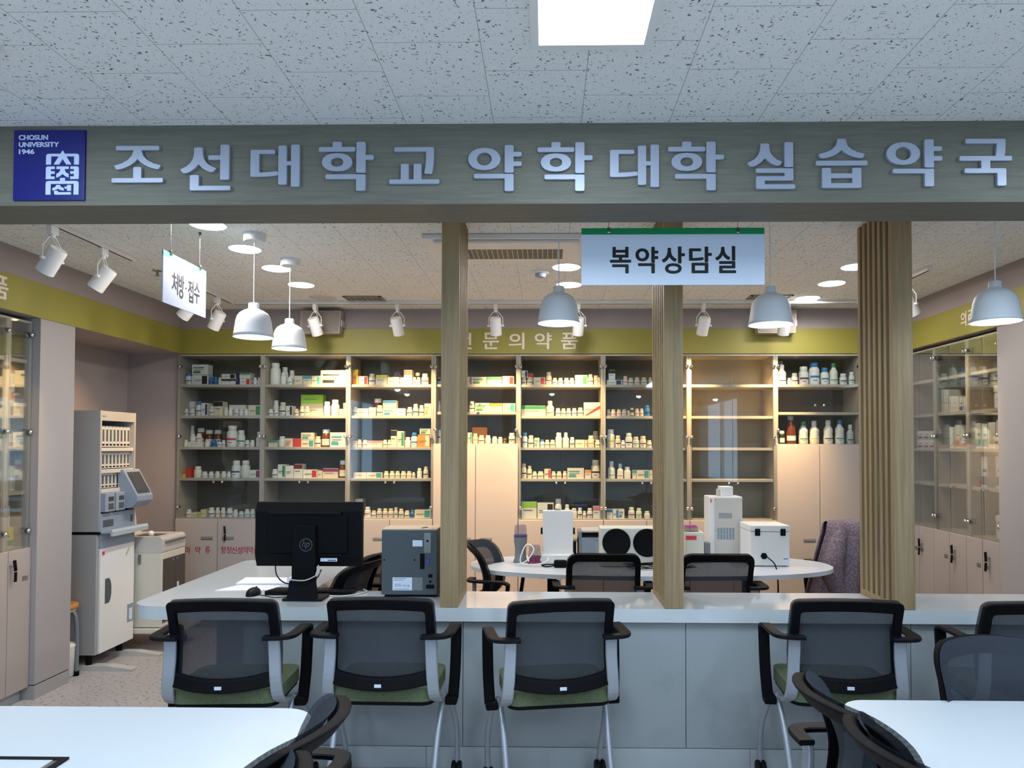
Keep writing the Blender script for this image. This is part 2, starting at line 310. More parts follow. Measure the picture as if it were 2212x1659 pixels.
# blue logo panel
x0, z1 = atY(30.4, 281.4, HB-.008); x1, z0 = atY(181.5, 432, HB-.008)
lg = thing('logo_panel', 'square blue university panel with white emblem on the beam', 'sign', ((x0+x1)/2, HB, z0))
b = MB(); b.box(x0, x1, HB-.008, HB, z0, z1, M_LOGOB, .001); build('panel', b, lg)
def LP(px, py): return x0+(px-103)/1515*(x1-x0), z1-(py-68)/1515*(z1-z0)
def lpoly(mb, pts, e=0):
    mb.prism([LP(*p) for p in pts][::-1], HB-.0105-e, HB-.007, M_LOGOW, 'y')
def lrect(mb, a, c, b_, d): lpoly(mb, [(a, c), (b_, c), (b_, d), (a, d)])
b = MB()
def arch(y0, y1, yb):
    r = 60
    lpoly(b, [(807, yb), (807, y0+r), (812, y0+25), (830, y0+8), (865, y0), (1447, y0), (1482, y0+8), (1500, y0+25), (1505, y0+r), (1505, yb), (1402, yb), (1402, y1), (912, y1), (912, yb)])
arch(588, 645, 822)
lpoly(b, [(1158, 515), (1158, 700), (1085, 822), (970, 822)], .0006); lpoly(b, [(1158, 515), (1348, 822), (1240, 822), (1158, 700)], .0006)
lpoly(b, [(807, 900), (815, 875), (840, 862), (993, 862), (993, 918), (912, 918), (912, 965), (993, 965), (993, 1022), (912, 1022), (912, 1078), (993, 1078), (993, 1135), (807, 1135)])
lpoly(b, [(1505, 900), (1505, 1135), (1325, 1135), (1325, 1078), (1402, 1078), (1402, 1022), (1325, 1022), (1325, 965), (1402, 965), (1402, 918), (1325, 918), (1325, 862), (1475, 862), (1498, 875)])
lpoly(b, [(1030, 862), (1290, 862), (1290, 918), (1205, 918), (1215, 960), (1245, 1000), (1290, 1020), (1290, 1105), (1215, 1070), (1158, 1022), (1100, 1075), (1030, 1105), (1030, 1020), (1080, 995), (1108, 955), (1115, 918), (1030, 918)])
lrect(b, 1108, 1110, 1215, 1178); arch(1175, 1238, 1470)
lpoly(b, [(1035, 1262), (1110, 1262), (1130, 1303), (1192, 1328), (1192, 1383), (1120, 1370), (1070, 1340), (1020, 1370), (952, 1383), (952, 1328), (1015, 1303)])
lrect(b, 1210, 1298, 1265, 1342); lrect(b, 1262, 1262, 1347, 1388); lpoly(b, [(985, 1388), (1068, 1388), (1068, 1418), (1347, 1418), (1347, 1470), (1010, 1470), (990, 1455)])
build('emblem', b, lg)
for t, a, bb, c, d in (('CHOSUN', 213, 835, 175, 285), ('UNIVERSITY', 218, 1070, 330, 437), ('1946', 222, 550, 485, 590)):
    q = MB(); A = LP(a, d); B = LP(bb, c); letters(q, t, (A[0], B[0], A[1], B[1]), .002, M_LOGOW, (.05, .03), lambda a_, dd, z: (a_, HB-.008-dd, z)); build('lettering', q, lg)
# band letters
bt = thing('band_lettering', 'pale Korean letters on the green band above the medicine shelves', 'sign', (-.2, YW, 2.24))
for ch, u0, u1 in (('전', 985, 1019), ('문', 1043, 1078), ('의', 1099, 1133), ('약', 1155, 1192), ('품', 1212, 1248)):
    b = MB(); xa = atY(u0, 738, YW)[0]; xb = atY(u1, 738, YW)[0]; letters(b, ch, (xa, xb, 2.25, 2.382), .004, M_BANDTXT, (.02, .012), lambda a, d, z: (a, YW-.006-d, z)); build('letter', b, bt)
bt = thing('band_lettering', 'pale Korean letters on the green band above the right wall cabinet', 'sign', (XR, 4.7, 2.27))
for ch, y0, y1 in (('의', 4.81, 4.745), ('료', 4.732, 4.668), ('용', 4.655, 4.592)):
    b = MB(); letters(b, ch, (y0, y1, 2.272, 2.37), .004, M_BANDTXT, (.025, .01), lambda a, d, z: (XR-.006-d, a, z)); build('letter', b, bt)
bt = thing('band_lettering', 'pale Korean letter on the green band above the left wall cabinet', 'sign', (XL, 3.77, 2.25))
b = MB(); letters(b, '품', (3.715, 3.84, 2.262, 2.388), .004, M_BANDTXT, (.03, .015), lambda a, d, z: (XL+.006+d, a, z)); build('letter', b, bt)
# ================================================================ medicine cabinets
Z5 = [2.2, 1.967, 1.714, 1.46, 1.208, .888]; Z3 = [2.2, 1.969, 1.746, 1.492]
ORD = ['first', 'second', 'third', 'fourth', 'fifth', 'sixth', 'seventh', 'eighth', 'ninth', 'tenth', 'eleventh', 'twelfth', 'thirteenth', 'fourteenth', 'fifteenth', 'sixteenth', 'seventeenth', 'eighteenth', 'nineteenth']
def ring_hinge(mb, x, y, z, ax='y', s=1):
    mb.lathe([(.011, 0), (.014, -.006*s), (.013, -.012*s), (.006, -.015*s)], (x, y, z), M_CHROME, 12, ax)
def cabinet(x0, x1, zs, lower, label, backm, handle=True):
    t = thing('glass_cabinet', label, 'cabinet', ((x0+x1)/2, YW, 0), group='glass fronted medicine cabinets along the back wall'); g = .001
    x0 += g; x1 -= g; w = .018; yb = 6.04
    b = MB(); b.box(x0, x0+w, YW, yb, .08, 2.208, M_STILE); b.box(x1-w, x1, YW, yb, .08, 2.208, M_STILE); b.box(x0+w, x1-w, YW, yb, 2.196, 2.208, M_STILE)
    b.box(x0+.01, x1-.01, YW+.03, yb, 0, .08, M_KICK); build('carcass', b, t)
    b = MB(); b.box(x0+w, x1-w, yb-.012, yb-.004, .08, 2.196, backm); build('back_panel', b, t)
    for z in zs[1:]:
        b = MB(); b.box(x0+w, x1-w, YW+.012, yb-.014, z-.022, z, M_STILE, .002); build('shelf', b, t)
    xm = (x0+x1)/2; zb = lower
    for s in (-1, 1):
        xa, xb = (x0+.002, xm-.002) if s < 0 else (xm+.002, x1-.002)
        b = MB(); b.box(xa, xb, YW-.008, YW-.003, zb+.004, 2.2, M_GLASS); gd = build('glass_door', b, t)
        hx = x0+.016 if s < 0 else x1-.016
        for hz in ([2.112, 1.545, .975] if lower < 1.2 else [2.112, 1.6]):
            b = MB(); ring_hinge(b, hx, YW-.008, hz); b.box(hx-.008, hx+.008, YW-.003, YW+.02, hz-.01, hz+.01, M_CHROME); build('hinge', b, gd)
        b = MB(); kz = 1.178 if lower < 1.2 else 1.80; b.lathe([(.004, 0), (.004, -.008), (.010, -.012), (.010, -.02), (.004, -.023)], (xm+s*.035, YW-.008, kz), M_CHROME, 10, 'y'); build('knob', b, gd)
        b = MB(); b.box(xa, xb, YW-.018, YW-.001, .085, zb-.004, M_LAM, .002); ld = build('lower_door', b, t)
        if handle:
            b = MB(); hz = .725; hc = xm+s*.085; b.box(hc-.048, hc+.048, YW-.0195, YW-.012, hz-.014, hz+.014, M_STEEL, .002); b.box(hc-.044, hc+.044, YW-.0205, YW-.015, hz-.002, hz+.010, M_GREYP); build('handle', b, ld)
    return t
EDG = [-2.991, -2.299, -1.603, -.912, -.228, .453, 1.139, 1.829, 2.509]
CABW = ['leftmost', 'second', 'third', 'fourth', 'fifth', 'sixth', 'seventh', 'eighth']
CABL = ['leftmost glass cabinet on back wall, maroon lettering on its lower doors', 'glass cabinet on back wall behind the black monitor, second from the left end', 'third glass cabinet from the left, above the dark grey dispensing box',
        'glass cabinet with tall plain doors, partly behind the first slatted screen', 'glass cabinet with an orange striped carton, just right of the tall door cabinet', 'glass cabinet partly behind the middle slatted screen',
        'glass cabinet with empty shelves, above the tall white tower machine', 'glass cabinet with large white bottles over tall plain doors, beside the thick slatted screen']
CABS = []
for i in range(8):
    tall = i in (3, 7)
    CABS.append(cabinet(EDG[i], EDG[i+1], Z3 if tall else Z5, 1.49 if tall else .885, CABL[i], M_BACKL if i == 6 else M_BACKP))
b = MB(); b.box(2.511, XR+.02, YW, 6.04, 0, 2.208, M_LAM); structure('trim_8', b)
# door lettering of the first cabinet
for k, (s, lst) in enumerate((('마', 400.5), ('약', 422), ('류', 443.5)),): pass
ld = [c for c in CABS[0].children if c.name.startswith('lower_door')]
def door_letters(txts, parent):
    for ch, u0, u1 in txts:
        b = MB(); xa = atY(u0, 1188, YW-.018)[0]; xb = atY(u1, 1188, YW-.018)[0]; za = atY(u0, 1196, YW-.018)[1]; zb = atY(u0, 1180.5, YW-.018)[1]
        letters(b, ch, (xa, xb, za, zb), .001, M_MAROON, (.010, .006), lambda a, d, z: (a, YW-.018-d, z)); build('letter', b, parent)
door_letters([('마', 400.5, 411.5), ('약', 421.5, 433.5), ('류', 443, 453.5)], ld[0])
door_letters([(c, 477+i*11.9, 487.8+i*11.9) for i, c in enumerate('향정신성의약품')], ld[1])
def keyset(x, y, z, ax, label):
    t = thing('key_bunch', label, 'keys', (x, y, z)); b = MB()
    def P(a, d, h): return (x+a, y-d, z+h) if ax == 'y' else ((x-d, y-a, z+h) if ax == '-x' else (x+d, y+a, z+h))
    b.tube([P(0, 0, 0), P(0, .02, 0)], .008, M_CHROME, 8); build('lock', b, t)
    b = MB(); b.tube([P(-.004, .022, .03), P(.004, .024, -.03)], 1, M_BLACK, 6, flat=(.020, .008)); build('key_fob', b, t)
    b = MB(); b.tube([P(.004, .024, -.036), P(.0, .026, -.09)], 1, M_BLACK, 6, flat=(.017, .008)); build('key', b, t)
xk, zk = atY(488, 1144, YW-.018); keyset(xk, YW-.018, zk, 'y', 'black keys hanging in the lock of the leftmost back cabinet')
# ---------------------------------------------------------------- medicines
ITEMS = []
ZC_ = {1: (0, 370, 750, 3.749), 2: (1, 370, 750, 3.749), 3: (2, 370, 750, 3.749), 4: (3, 930, 750, 4.0218), 5: (4, 930, 750, 4.0218), 6: (5, 930, 750, 4.0218), 8: (7, 1440, 750, 3.95)}
SH = {
(1,1,298): 'p105-160@205wb x168-298@225wk x168-298@140wg^222 p300-330@240bb p332-370@240bb p375-403@245wy x408-520@258wk x408-520@217wk^256 x523-550@205nn x555-640@254wr x553-640@208wg^252 p657-690@245ww p692-725@245ww',
(1,2,550): 'x115-193@440ww< p85-132@498wk p137-183@498wk p190-240@438wb x243-295@452wn p298-343@478wr x347-417@440ck p419-455@485ww p457-490@488ww p497-541@498wk p545-575@498ww p580-620@498ww x468-605@468ww< x625-722@470cg',
(1,3,805): 'p103-182@635wk< j195-260@655ac< j262-328@670ac< j333-398@670ac< p85-130@750ww x135-250@765ww p142-188@705ww^763 p192-238@697wr^763 p263-307@752ww p315-357@742bb p363-403@752wb p405-432@752wr p435-522@635wr p524-587@672wg p590-628@752wk p631-668@752ww t680-725@685ww',
(1,4,1060): 'x70-116@1008yr x119-160@975rr p172-233@966wc p238-285@1008wt p293-337@1008wt p344-387@1006wc p393-440@1006wc p445-475@1008ww p478-550@918wn p553-625@918ww x629-722@995wv',
(1,5,1385): 'p112-155@1315wr x158-234@1340cl x237-283@1315cc p290-343@1300wn p350-388@1300wo p393-433@1300wo p437-490@1304wk p493-533@1315ww p537-581@1330wg p585-628@1313wt p631-672@1313wt',
(2,1,298): 'p790-872@125ww p885-940@160ww< p878-925@205ww p948-995@187wg< p930-978@240wg x998-1063@232cc x1066-1134@232ct x1137-1205@232ct x1210-1412@187ck',
(2,2,550): 'p792-865@430wk< p778-822@500wk p825-865@500wk p868-923@445cc x930-980@475wk p985-1028@498cc p1033-1073@478cc p1076-1115@478ct x1050-1230@458cc< x1050-1230@385ll<^458 p1228-1283@440ww p1287-1353@425ww x1360-1416@500cc x1393-1416@452cc^500',
(2,3,805): 'x787-860@755cg p862-917@722ww x920-984@738cp x986-1049@738rr x1051-1156@752ct x1051-1156@692ct^750 p1158-1207@722cc j1210-1280@665ac x1285-1413@690wt',
(2,4,1060): 'p808-857@987wn x862-923@950wg x926-990@960ww x993-1063@947wm x1067-1183@992wr x1186-1224@1000cc x1227-1350@982cv j1355-1410@918ac',
(3,1,298): 'x1463-1513@182oy x1517-1590@235wr p1593-1650@213cc x1657-1747@225cy x1750-1843@243cc p1845-1883@245cc x1885-1950@185cr p1953-1983@243cc p1985-2018@243cc j1970-2015@205kw< p2022-2080@213cr',
(3,2,550): 'p1463-1505@483cc x1507-1595@495cc x1600-1655@487cc j1633-1700@415mc< p1658-1710@470cc x1713-1820@495cb x1713-1820@432cb^493 x1823-1895@495ww p1905-1950@485cc p1953-1998@460cc p2003-2045@470cc x2050-2102@457co',
(3,3,805): 'x1467-1503@758cp p1505-1540@748cr p1545-1585@752cc x1587-1708@757cp p1710-1748@750cc p1750-1778@750cc x1780-1826@672ck x1829-1885@680cg p1887-1935@728ww p1937-1993@692wb x1996-2095@708oc x2012-2100@658cg^705',
(3,4,1060): 'x1475-1578@1015cc x1581-1708@1015ct p1717-1758@1005cg p1763-1807@1005cg p1810-1850@1005cg p1855-1900@1005cg p1903-1945@1005co p1948-1975@1013cc p1987-2028@980ww p2038-2080@968cn',
(3,5,1385): 'x1487-1553@1230cc< p1560-1612@1295wr p1617-1657@1325cc p1660-1703@1308cn p1708-1750@1308cv p1752-1797@1308cv p1800-1832@1300cn p1838-1880@1310cc p1885-1928@1325cc p1935-1968@1320bb x1970-2100@1318ct',
(4,1,320): 'j58-84@262mm x322-355@258cr x357-487@258cg x490-620@258cg x625-725@252cr',
(4,2,560): 'p50-84@468ww p335-382@470cc x387-510@485cg x512-624@487co x627-736@487ct',
(4,3,838): 'p62-88@680wb x322-360@742ct x362-490@697oo< p365-410@750co p413-467@765cc p473-523@765ww p532-580@775ww p583-627@780ww x632-668@780ko p676-735@745wk',
(5,1,320): 'p790-832@262cc x790-843@203wk^262 p836-885@258cc x848-893@228cr< x896-995@262cr p1002-1053@215cr p1057-1102@267cn p1106-1152@267cn p1158-1205@267cr p1207-1250@267cr x1255-1365@242cg p1368-1415@235cr x1420-1452@245cc x1454-1472@260cc',
(5,2,592): 'x790-1000@507cg t1002-1075@465cc p1085-1130@530cc p1133-1177@533cc p1180-1222@530cc p1227-1272@530cc p1277-1327@525cc x1332-1474@480cr',
(5,3,865): 'p797-842@742wb p848-897@767cc x902-947@787ct p952-990@803wb p993-1035@805cc p1038-1083@805cc p1085-1143@742ww t1147-1205@740ww p1210-1253@782wn x1258-1338@803cc x1341-1365@805co p1367-1425@768co p1405-1465@728cc< p1430-1474@805cc',
(5,4,1140): 'p790-835@1012cc p840-882@1030cc p885-925@1080cc p928-985@1080cc x988-1045@1058cr p1050-1090@1080cc p1095-1140@1080cc p1148-1185@1078cr x1188-1333@1050ct x1340-1395@1067co p1398-1474@980ck',
(5,5,1485): 'x790-923@1345wl x928-1070@1352wk p1078-1142@1320ww p1165-1210@1368ww p1222-1275@1400ww p1278-1320@1397wk p1322-1355@1425wr x1253-1360@1358nn< p1360-1410@1400wk x1413-1474@1383wp',
(6,1,320): 'x1530-1665@285wn x1547-1605@200wk^285 p1673-1717@250cr p1720-1765@265cc p1773-1820@262cr p1830-1883@262cg p1895-1925@262cc',
(6,2,592): 'p1532-1565@540cr p1567-1612@540cr p1618-1660@540cr p1663-1708@538cr x1711-1730@550cc p1732-1770@527ay p1775-1815@533cr p1818-1852@533cr p1857-1908@505bb',
(6,3,865): 'p1532-1605@713wy p1607-1655@767cc p1657-1692@808wn p1695-1757@745wn p1760-1815@778ct p1820-1877@772cc p1880-1925@808cc',
(6,4,1140): 't1543-1607@992wg t1622-1678@1013wr p1683-1743@1040ww x1755-1788@1068ct x1790-1900@1068ct x1903-1928@1068cc',
(6,5,1485): 'x1530-1580@1408wb x1583-1632@1408wb x1635-1685@1408wb p1720-1777@1392wv p1787-1838@1400wl p1858-1910@1427ww',
(8,1,310): 'p957-1003@118cc< t957-1030@147wk p1035-1068@262ww p1072-1127@220wm p1140-1223@163wm p1228-1318@130wb p1325-1395@173wb t1402-1472@133wg p1487-1547@223wn p1563-1612@210wg',
(8,3,825): 'j966-1015@713kw t1027-1115@585aw t1140-1217@632wg t1233-1308@628wy t1352-1430@622wn t1450-1527@620wb t1547-1607@660ee',
}
KN = {'p': ('pill_bottle', 'pill bottle', 'bottle'), 't': ('tall_bottle', 'tall bottle', 'bottle'), 'j': ('glass_jar', 'glass jar', 'jar'), 'x': ('medicine_box', 'medicine box', 'box')}
def bottle(kind, name, x, y, z, r, h, body, acc, lab, cat, grp):
    B = pmat(body); b = MB()
    cap = acc if acc in 'b' or (acc == 'g' and h > .16) else ('c' if body == 'c' else 'w')
    if kind == 'j' : cap = 'w' if acc in 'wc' else 'c'
    ch = min(.035, h*.24); hb = h-ch
    if kind == 't': prof = [(r*.9, 0), (r, .006), (r, hb*.35), (r*.93, hb*.5), (r, hb*.65), (r*.95, hb*.78), (r*.55, hb*.93), (r*.5, hb)]; cr = r*.55
    elif kind == 'j': prof = [(r*.94, 0), (r, .005), (r, hb*.86), (r*.82, hb*.96), (r*.75, hb)]; cr = r*.84
    else: prof = [(r*.94, 0), (r, .005), (r, hb*.8), (r*.93, hb*.9), (r*.68, hb)]; cr = r*.76
    b.lathe(prof, (x, y, z), B, 14)
    o = single(name, b, lab, cat, (x, y, z), grp)
    b = MB(); b.lathe([(cr, hb+.0005), (cr*1.03, hb+.003), (cr*1.0, h-.003), (cr*.9, h)], (x, y, z), pmat(cap), 14); build('cap', b, o)
    b = MB(); lz0, lz1 = hb*.14, hb*(.60 if kind != 't' else .34); LM = pmat('w' if body in 'acmk' else body)
    n = 8; A = [math.radians(-150+120*k/n) for k in range(n+1)]
    def band(z0, z1, m, rr):
        vs = [(x+rr*math.cos(a), y+rr*math.sin(a), zz) for zz in (z+z0, z+z1) for a in A]
        b.add(vs, [(k, k+1, n+2+k, n+1+k) for k in range(n)], m, True)
    band(lz0, lz1, LM, r*1.015)
    if acc not in 'w': am = pmat(acc if acc != body else 'k'); band(lz0+(lz1-lz0)*.55, lz0+(lz1-lz0)*.82, am, r*1.03); A = A[2:6]; n = 3; band(lz0+(lz1-lz0)*.18, lz0+(lz1-lz0)*.3, am, r*1.03)
    build('label', b, o); return o
def carton(name, x0, x1, y0, y1, z0, z1, body, acc, lab, cat, grp, style=0):
    b = MB(); b.box(x0, x1, y0, y1, z0, z1, pmat(body)); w, h = x1-x0, z1-z0; e = y0-.0008
    A = pmat(acc) if acc not in 'w' else None; T = mat('print_grey', (120, 112, 108), .6)
    def r(a, c, bb, d, m): b.add([(x0+a*w, e, z0+c*h), (x0+bb*w, e, z0+c*h), (x0+bb*w, e, z0+d*h), (x0+a*w, e, z0+d*h)], [(0, 1, 2, 3)], m)
    if A and acc != body:
        if style == 9: b.add([(x0+.02*w, e, z0+.04*h), (x0+.22*w, e, z0+.04*h), (x0+w, e, z0+.55*h), (x0+w, e, z0+.78*h)], [(0, 1, 2, 3)], A)
        elif style == 0: r(0, .66, 1, .98, A)
        elif style == 1: r(.62, .08, .95, .92, A)
        else: r(.08, .12, .55, .34, A); r(.08, .62, .75, .74, A)
    r(.12, .46, .72, .52, T)
    if style: r(.12, .36, .5, .40, T)
    return single(name, b, lab, cat, ((x0+x1)/2, (y0+y1)/2, z0), grp)
SHW = ['top', 'second', 'third', 'fourth', 'bottom']
for (cab, sh, base), txt in SH.items():
    ci, ox, oy, sc = ZC_[cab]; zs = (Z3 if cab in (4, 8) else Z5)[sh]; its = []
    for tk in txt.split():
        mm_ = re.match(r'([ptjx])(\d+)-(\d+)@(\d+)(\w)(\w)(<?)(?:\^(\d+))?', tk); its.append((int(mm_[2])+int(mm_[3]), mm_))
    its.sort(key=lambda q: q[0])
    for n_, (_, q) in enumerate(its):
        kind, a, c, top, body, acc, back, st = q[1], int(q[2]), int(q[3]), int(q[4]), q[5], q[6], q[7], q[8]
        yf = 5.775 + (.10 if back else 0); w_px = c-a
        u0, u1 = ox+a/sc, ox+c/sc; vt = oy+top/sc; vb = oy+base/sc
        yc = yf+.03
        x0 = atY(u0, vt, yf)[0]; x1 = atY(u1, vt, yf)[0]; x0 += .0006; x1 -= .0006
        zt = atY((u0+u1)/2, vt, yf)[1]; z0 = zs
        if st: z0 = atY((u0+u1)/2, oy+int(st)/sc, yf)[1]+.0005
        lim0, lim1 = EDG[ci]+.021, EDG[ci+1]-.021
        x0 = max(x0, lim0); x1 = min(x1, lim1)
        nm, word, cat = KN[kind]; h = max(.02, zt-z0)
        grp = f'medicines on the {SHW[sh-1]} shelf of the {CABW[ci]} glass cabinet'
        if kind == 'x': look = f'{CN[body]} medicine box' + (f' with {CN[acc]} print' if acc not in (body, 'w') else '')
        else: look = f'{CN[body]} {word}' + (f' with {CN[acc]} label' if acc not in (body, 'w') else '')
        if kind != 'x' and acc == 'b': look = f'{CN[body]} {word} with blue cap'
        pos = ORD[n_] + ' from left' + (' in back row' if back else (' stacked' if st else ''))
        lab = f'{look}, {pos}, {SHW[sh-1]} shelf, {CABW[ci]} cabinet'
        if kind == 'x': carton(nm, x0, x1, yf, yf+(.085 if st or back else .09), z0, z0+h, body, acc, lab, cat, grp, 9 if (cab, sh) == (5, 2) and acc == 'r' else (n_ % 3))
        else:
            r = (x1-x0)/2; bottle(kind, nm, (x0+x1)/2, yf+r, z0, r, h, body, acc, lab, cat, grp)
# ================================================================ side wall cabinets
def side_cabinet(X, s, ys, label, grp):
    """glass plane at X, interior towards s; one thing per pair of boundaries"""
    out = []
    for k in range(len(ys)-1):
        y0, y1 = min(ys[k], ys[k+1])+.001, max(ys[k], ys[k+1])-.001
        t = thing('glass_cabinet', label[k], 'cabinet', (X, (y0+y1)/2, 0), group=grp); xb = X+s*(.30 if s > 0 else .40)
        b = MB(); b.box(X, xb, y0, y0+.018, .07, 2.19, M_STILE); b.box(X, xb, y1-.018, y1, .07, 2.19, M_STILE); b.box(X, xb, y0+.018, y1-.018, 2.178, 2.19, M_STILE)
        for yy in (y0+.0185, y1-.0185):
            for z in [i*.064+.95 for i in range(19)]:
                for xx in (X+s*.05, xb-s*.06): b.lathe([(.003, -.0006), (.003, .0006)], (xx, yy, z), M_BLK2, 6, 'y')
        b.box(X+s*.03, xb, y0+.005, y1-.005, 0, .07, M_KICK); build('carcass', b, t)
        b = MB(); b.box(xb-s*.012, xb-s*.004, y0+.018, y1-.018, .07, 2.178, M_BACKL); build('back_panel', b, t)
        for z in Z5[1:]:
            b = MB(); b.box(X+s*.012, xb-s*.014, y0+.018, y1-.018, z-.022, z, M_STILE, .002); build('shelf', b, t)
        ym = (y0+y1)/2; leaves = [(y0, ym-.0015, y0), (ym+.0015, y1, y1)] if y1-y0 > .25 else [(y0, y1, y1)]
        for ya, yb, hy in leaves:
            b = MB(); b.box(X-s*.008, X-s*.003, ya+.002, yb-.002, .885, 2.185, M_GLASS); g = build('glass_door', b, t)
            for hz in (2.112, 1.545, .975):
                b = MB(); c = hy+(.016 if hy == y0 else -.016); ring_hinge(b, X-s*.008, c, hz, 'x', s)
                b.box(X-s*.002, X+s*.03, c-.012, c+.012, hz-.02, hz+.02, M_DARKG, .004); build('hinge', b, g)
            b = MB(); ky = ym+(-.02 if hy == y0 else .02); b.box(X-s*.02, X-s*.008, ky-.012, ky+.012, 1.188, 1.198, M_CHROME, .002); build('knob', b, g)
            b = MB(); b.box(X-s*.018, X-s*.001, ya+.001, yb-.001, .075, .878, M_LAM, .002); ld = build('lower_door', b, t)
            b = MB(); hy2 = ym+(-.04 if hy == y0 else .04); b.box(X-s*.020, X-s*.014, hy2-.022, hy2+.022, .695, .722, M_STEEL, .002); build('handle', b, ld)
        out.append(t)
    return out
side_cabinet(-3.01, -1, [4.106, 3.93, 3.56, 3.19], ['glass cabinet at the left edge beside the pale pier, holding a yellow and green carton', 'narrow glass cabinet on left wall, next but one to pale pier', 'glass cabinet on left wall, third from the pale pier'], 'glass cabinets along the left wall')
side_cabinet(XR+.02, 1, [4.447, 4.80, 5.20, 5.60], ['glass cabinet on right wall touching the pale pier, with teal cartons', 'middle glass cabinet of right wall, with stacked small white cartons', 'glass cabinet on right wall nearest to the back corner, behind slatted screen'], 'glass cabinets along the right wall')
for u, v, w in ((2063, 1187, 'under the middle right wall cabinet'), (2137, 1203, 'nearest the pale right pier'), (1992, 1172, 'beside the thick slatted screen')):
    y, z = atX(u, v, XR+.002); keyset(XR+.002, y, z, '-x', 'black keys hanging from the lower door '+w)
y, z = atX(24, 1222, -2.992); keyset(-2.992, y, z, 'x', 'black keys hanging from the lower door beside the left pier')
def sidebox(s, X, u0, u1, vt, z0, body, acc, lab, grp, dep=.09, name='medicine_box', bz=None, cat='box'):
    ya, _ = atX(u0, vt, X); yb, _ = atX(u1, vt, X); zt = atX((u0+u1)/2, vt, X)[1]; z0 = z0 if bz is None else atX((u0+u1)/2, bz, X)[1]+.0005
    y0, y1 = sorted((ya, yb)); b = MB(); b.box(X, X+s*dep, y0+.001, y1-.001, z0, zt, pmat(body)); h = zt-z0; w = y1-y0; e = X-s*.0008
    if acc != 'w':
        for a, c, bb, d in ((.08, .08, .92, .36), (.15, .5, .6, .6)):
            q = [(e, y0+a*w, z0+c*h), (e, y0+bb*w, z0+c*h), (e, y0+bb*w, z0+d*h), (e, y0+a*w, z0+d*h)]
            b.add(q if s < 0 else q[::-1], [(0, 1, 2, 3)], pmat(acc))
    return single(name, b, lab, cat, (X+s*dep/2, (y0+y1)/2, z0), grp)
gL = 'medicines in the left wall cabinet'
for a in ((15, 33, 806, Z5[2], 'w', 'r', 'red and white carton on second lowered shelf of left wall cabinet'), (16, 34, 856, Z5[3]+.14, 'w', 'r', None),
          (28, 43, 873, Z5[3]+.1, 'c', 'o', None), (13, 26, 938, Z5[3], 'w', 'r', 'white carton with red print, nearer one on left wall shelf'), (28, 43, 936, Z5[3], 'c', 'o', 'cream carton with orange print beside red printed one, left wall'),
          (22, 40, 1006, Z5[4], 'w', 'e', 'white carton with pale print on fourth shelf of left wall cabinet'), (12, 22, 1093, Z5[5], 'w', 'b', 'tall white and blue carton at bottom of left wall cabinet'), (10, 30, 1139, Z5[5], 'y', 'g', 'yellow and green carton at bottom of left wall cabinet')):
    if a[6]: sidebox(-1, -3.05 if a[2] > 1100 else -3.08, *a[:7], gL)
gR = 'medicines in the right wall cabinets'; RX = XR+.06
for i, u in enumerate((2027, 2038)):
    for j in range(2):
        sidebox(1, RX, u, u+10, (842, 871)[j], Z5[2], 'w' , 'c', f'small white carton, {("upper", "lower")[j]} one in the {("farther", "nearer")[i]} column, right wall middle cabinet', gR, bz=(870, None)[j] if j == 0 else None)
for u0, u1, vt, z0, bd, ac, lab in ((2051, 2070, 856, Z5[2], 'w', 'c', 'wide white carton beside the small ones, right wall middle cabinet'), (2072, 2079, 858, Z5[2], 'w', 'n', 'slim white carton with navy print, right wall middle cabinet'), (2081, 2089, 858, Z5[2], 'w', 'e', 'slim white carton nearest the partition, right wall middle cabinet'),
        (2051, 2060, 922, Z5[3], 'w', 'c', 'white carton at back of third shelf, right wall middle cabinet'), (2062, 2073, 918, Z5[3], 'w', 'o', 'white carton with orange print, right wall middle cabinet'), (2075, 2090, 937, Z5[3], 'w', 'p', 'white carton with pink foot band, right wall middle cabinet'),
        (2106, 2118, 914, Z5[3], 'w', 't', 'white and teal carton, farther one in nearest right cabinet'), (2120, 2132, 916, Z5[3], 'w', 't', 'white and teal carton, second in nearest right cabinet'), (2134, 2150, 912, Z5[3], 'w', 'c', 'plain cream carton in nearest right cabinet'), (2152, 2164, 907, Z5[3], 'w', 'e', 'tall white carton touching the pale right pier'),
        (2118, 2132, 987, Z5[4], 'e', 'n', 'grey blister pack with blue print, farther one on fourth shelf'), (2150, 2164, 985, Z5[4], 'e', 'n', 'grey blister pack with blue print beside the pale pier'), (2101, 2117, 1029, Z5[4], 'k', 'v', 'small black box on fourth shelf of right wall cabinet')):
    sidebox(1, RX, u0, u1, vt, z0, bd, ac, lab, gR)
for i in range(3):
    for j in range(2):
        sidebox(1, RX, 1981+i*13, 1993+i*13, (931, 950)[j], Z5[3], 'w', 'v', f'white carton with purple edge, {ORD[i]} column, {("upper", "lower")[j]} row, beside slatted screen', gR, bz=949 if j == 0 else None)
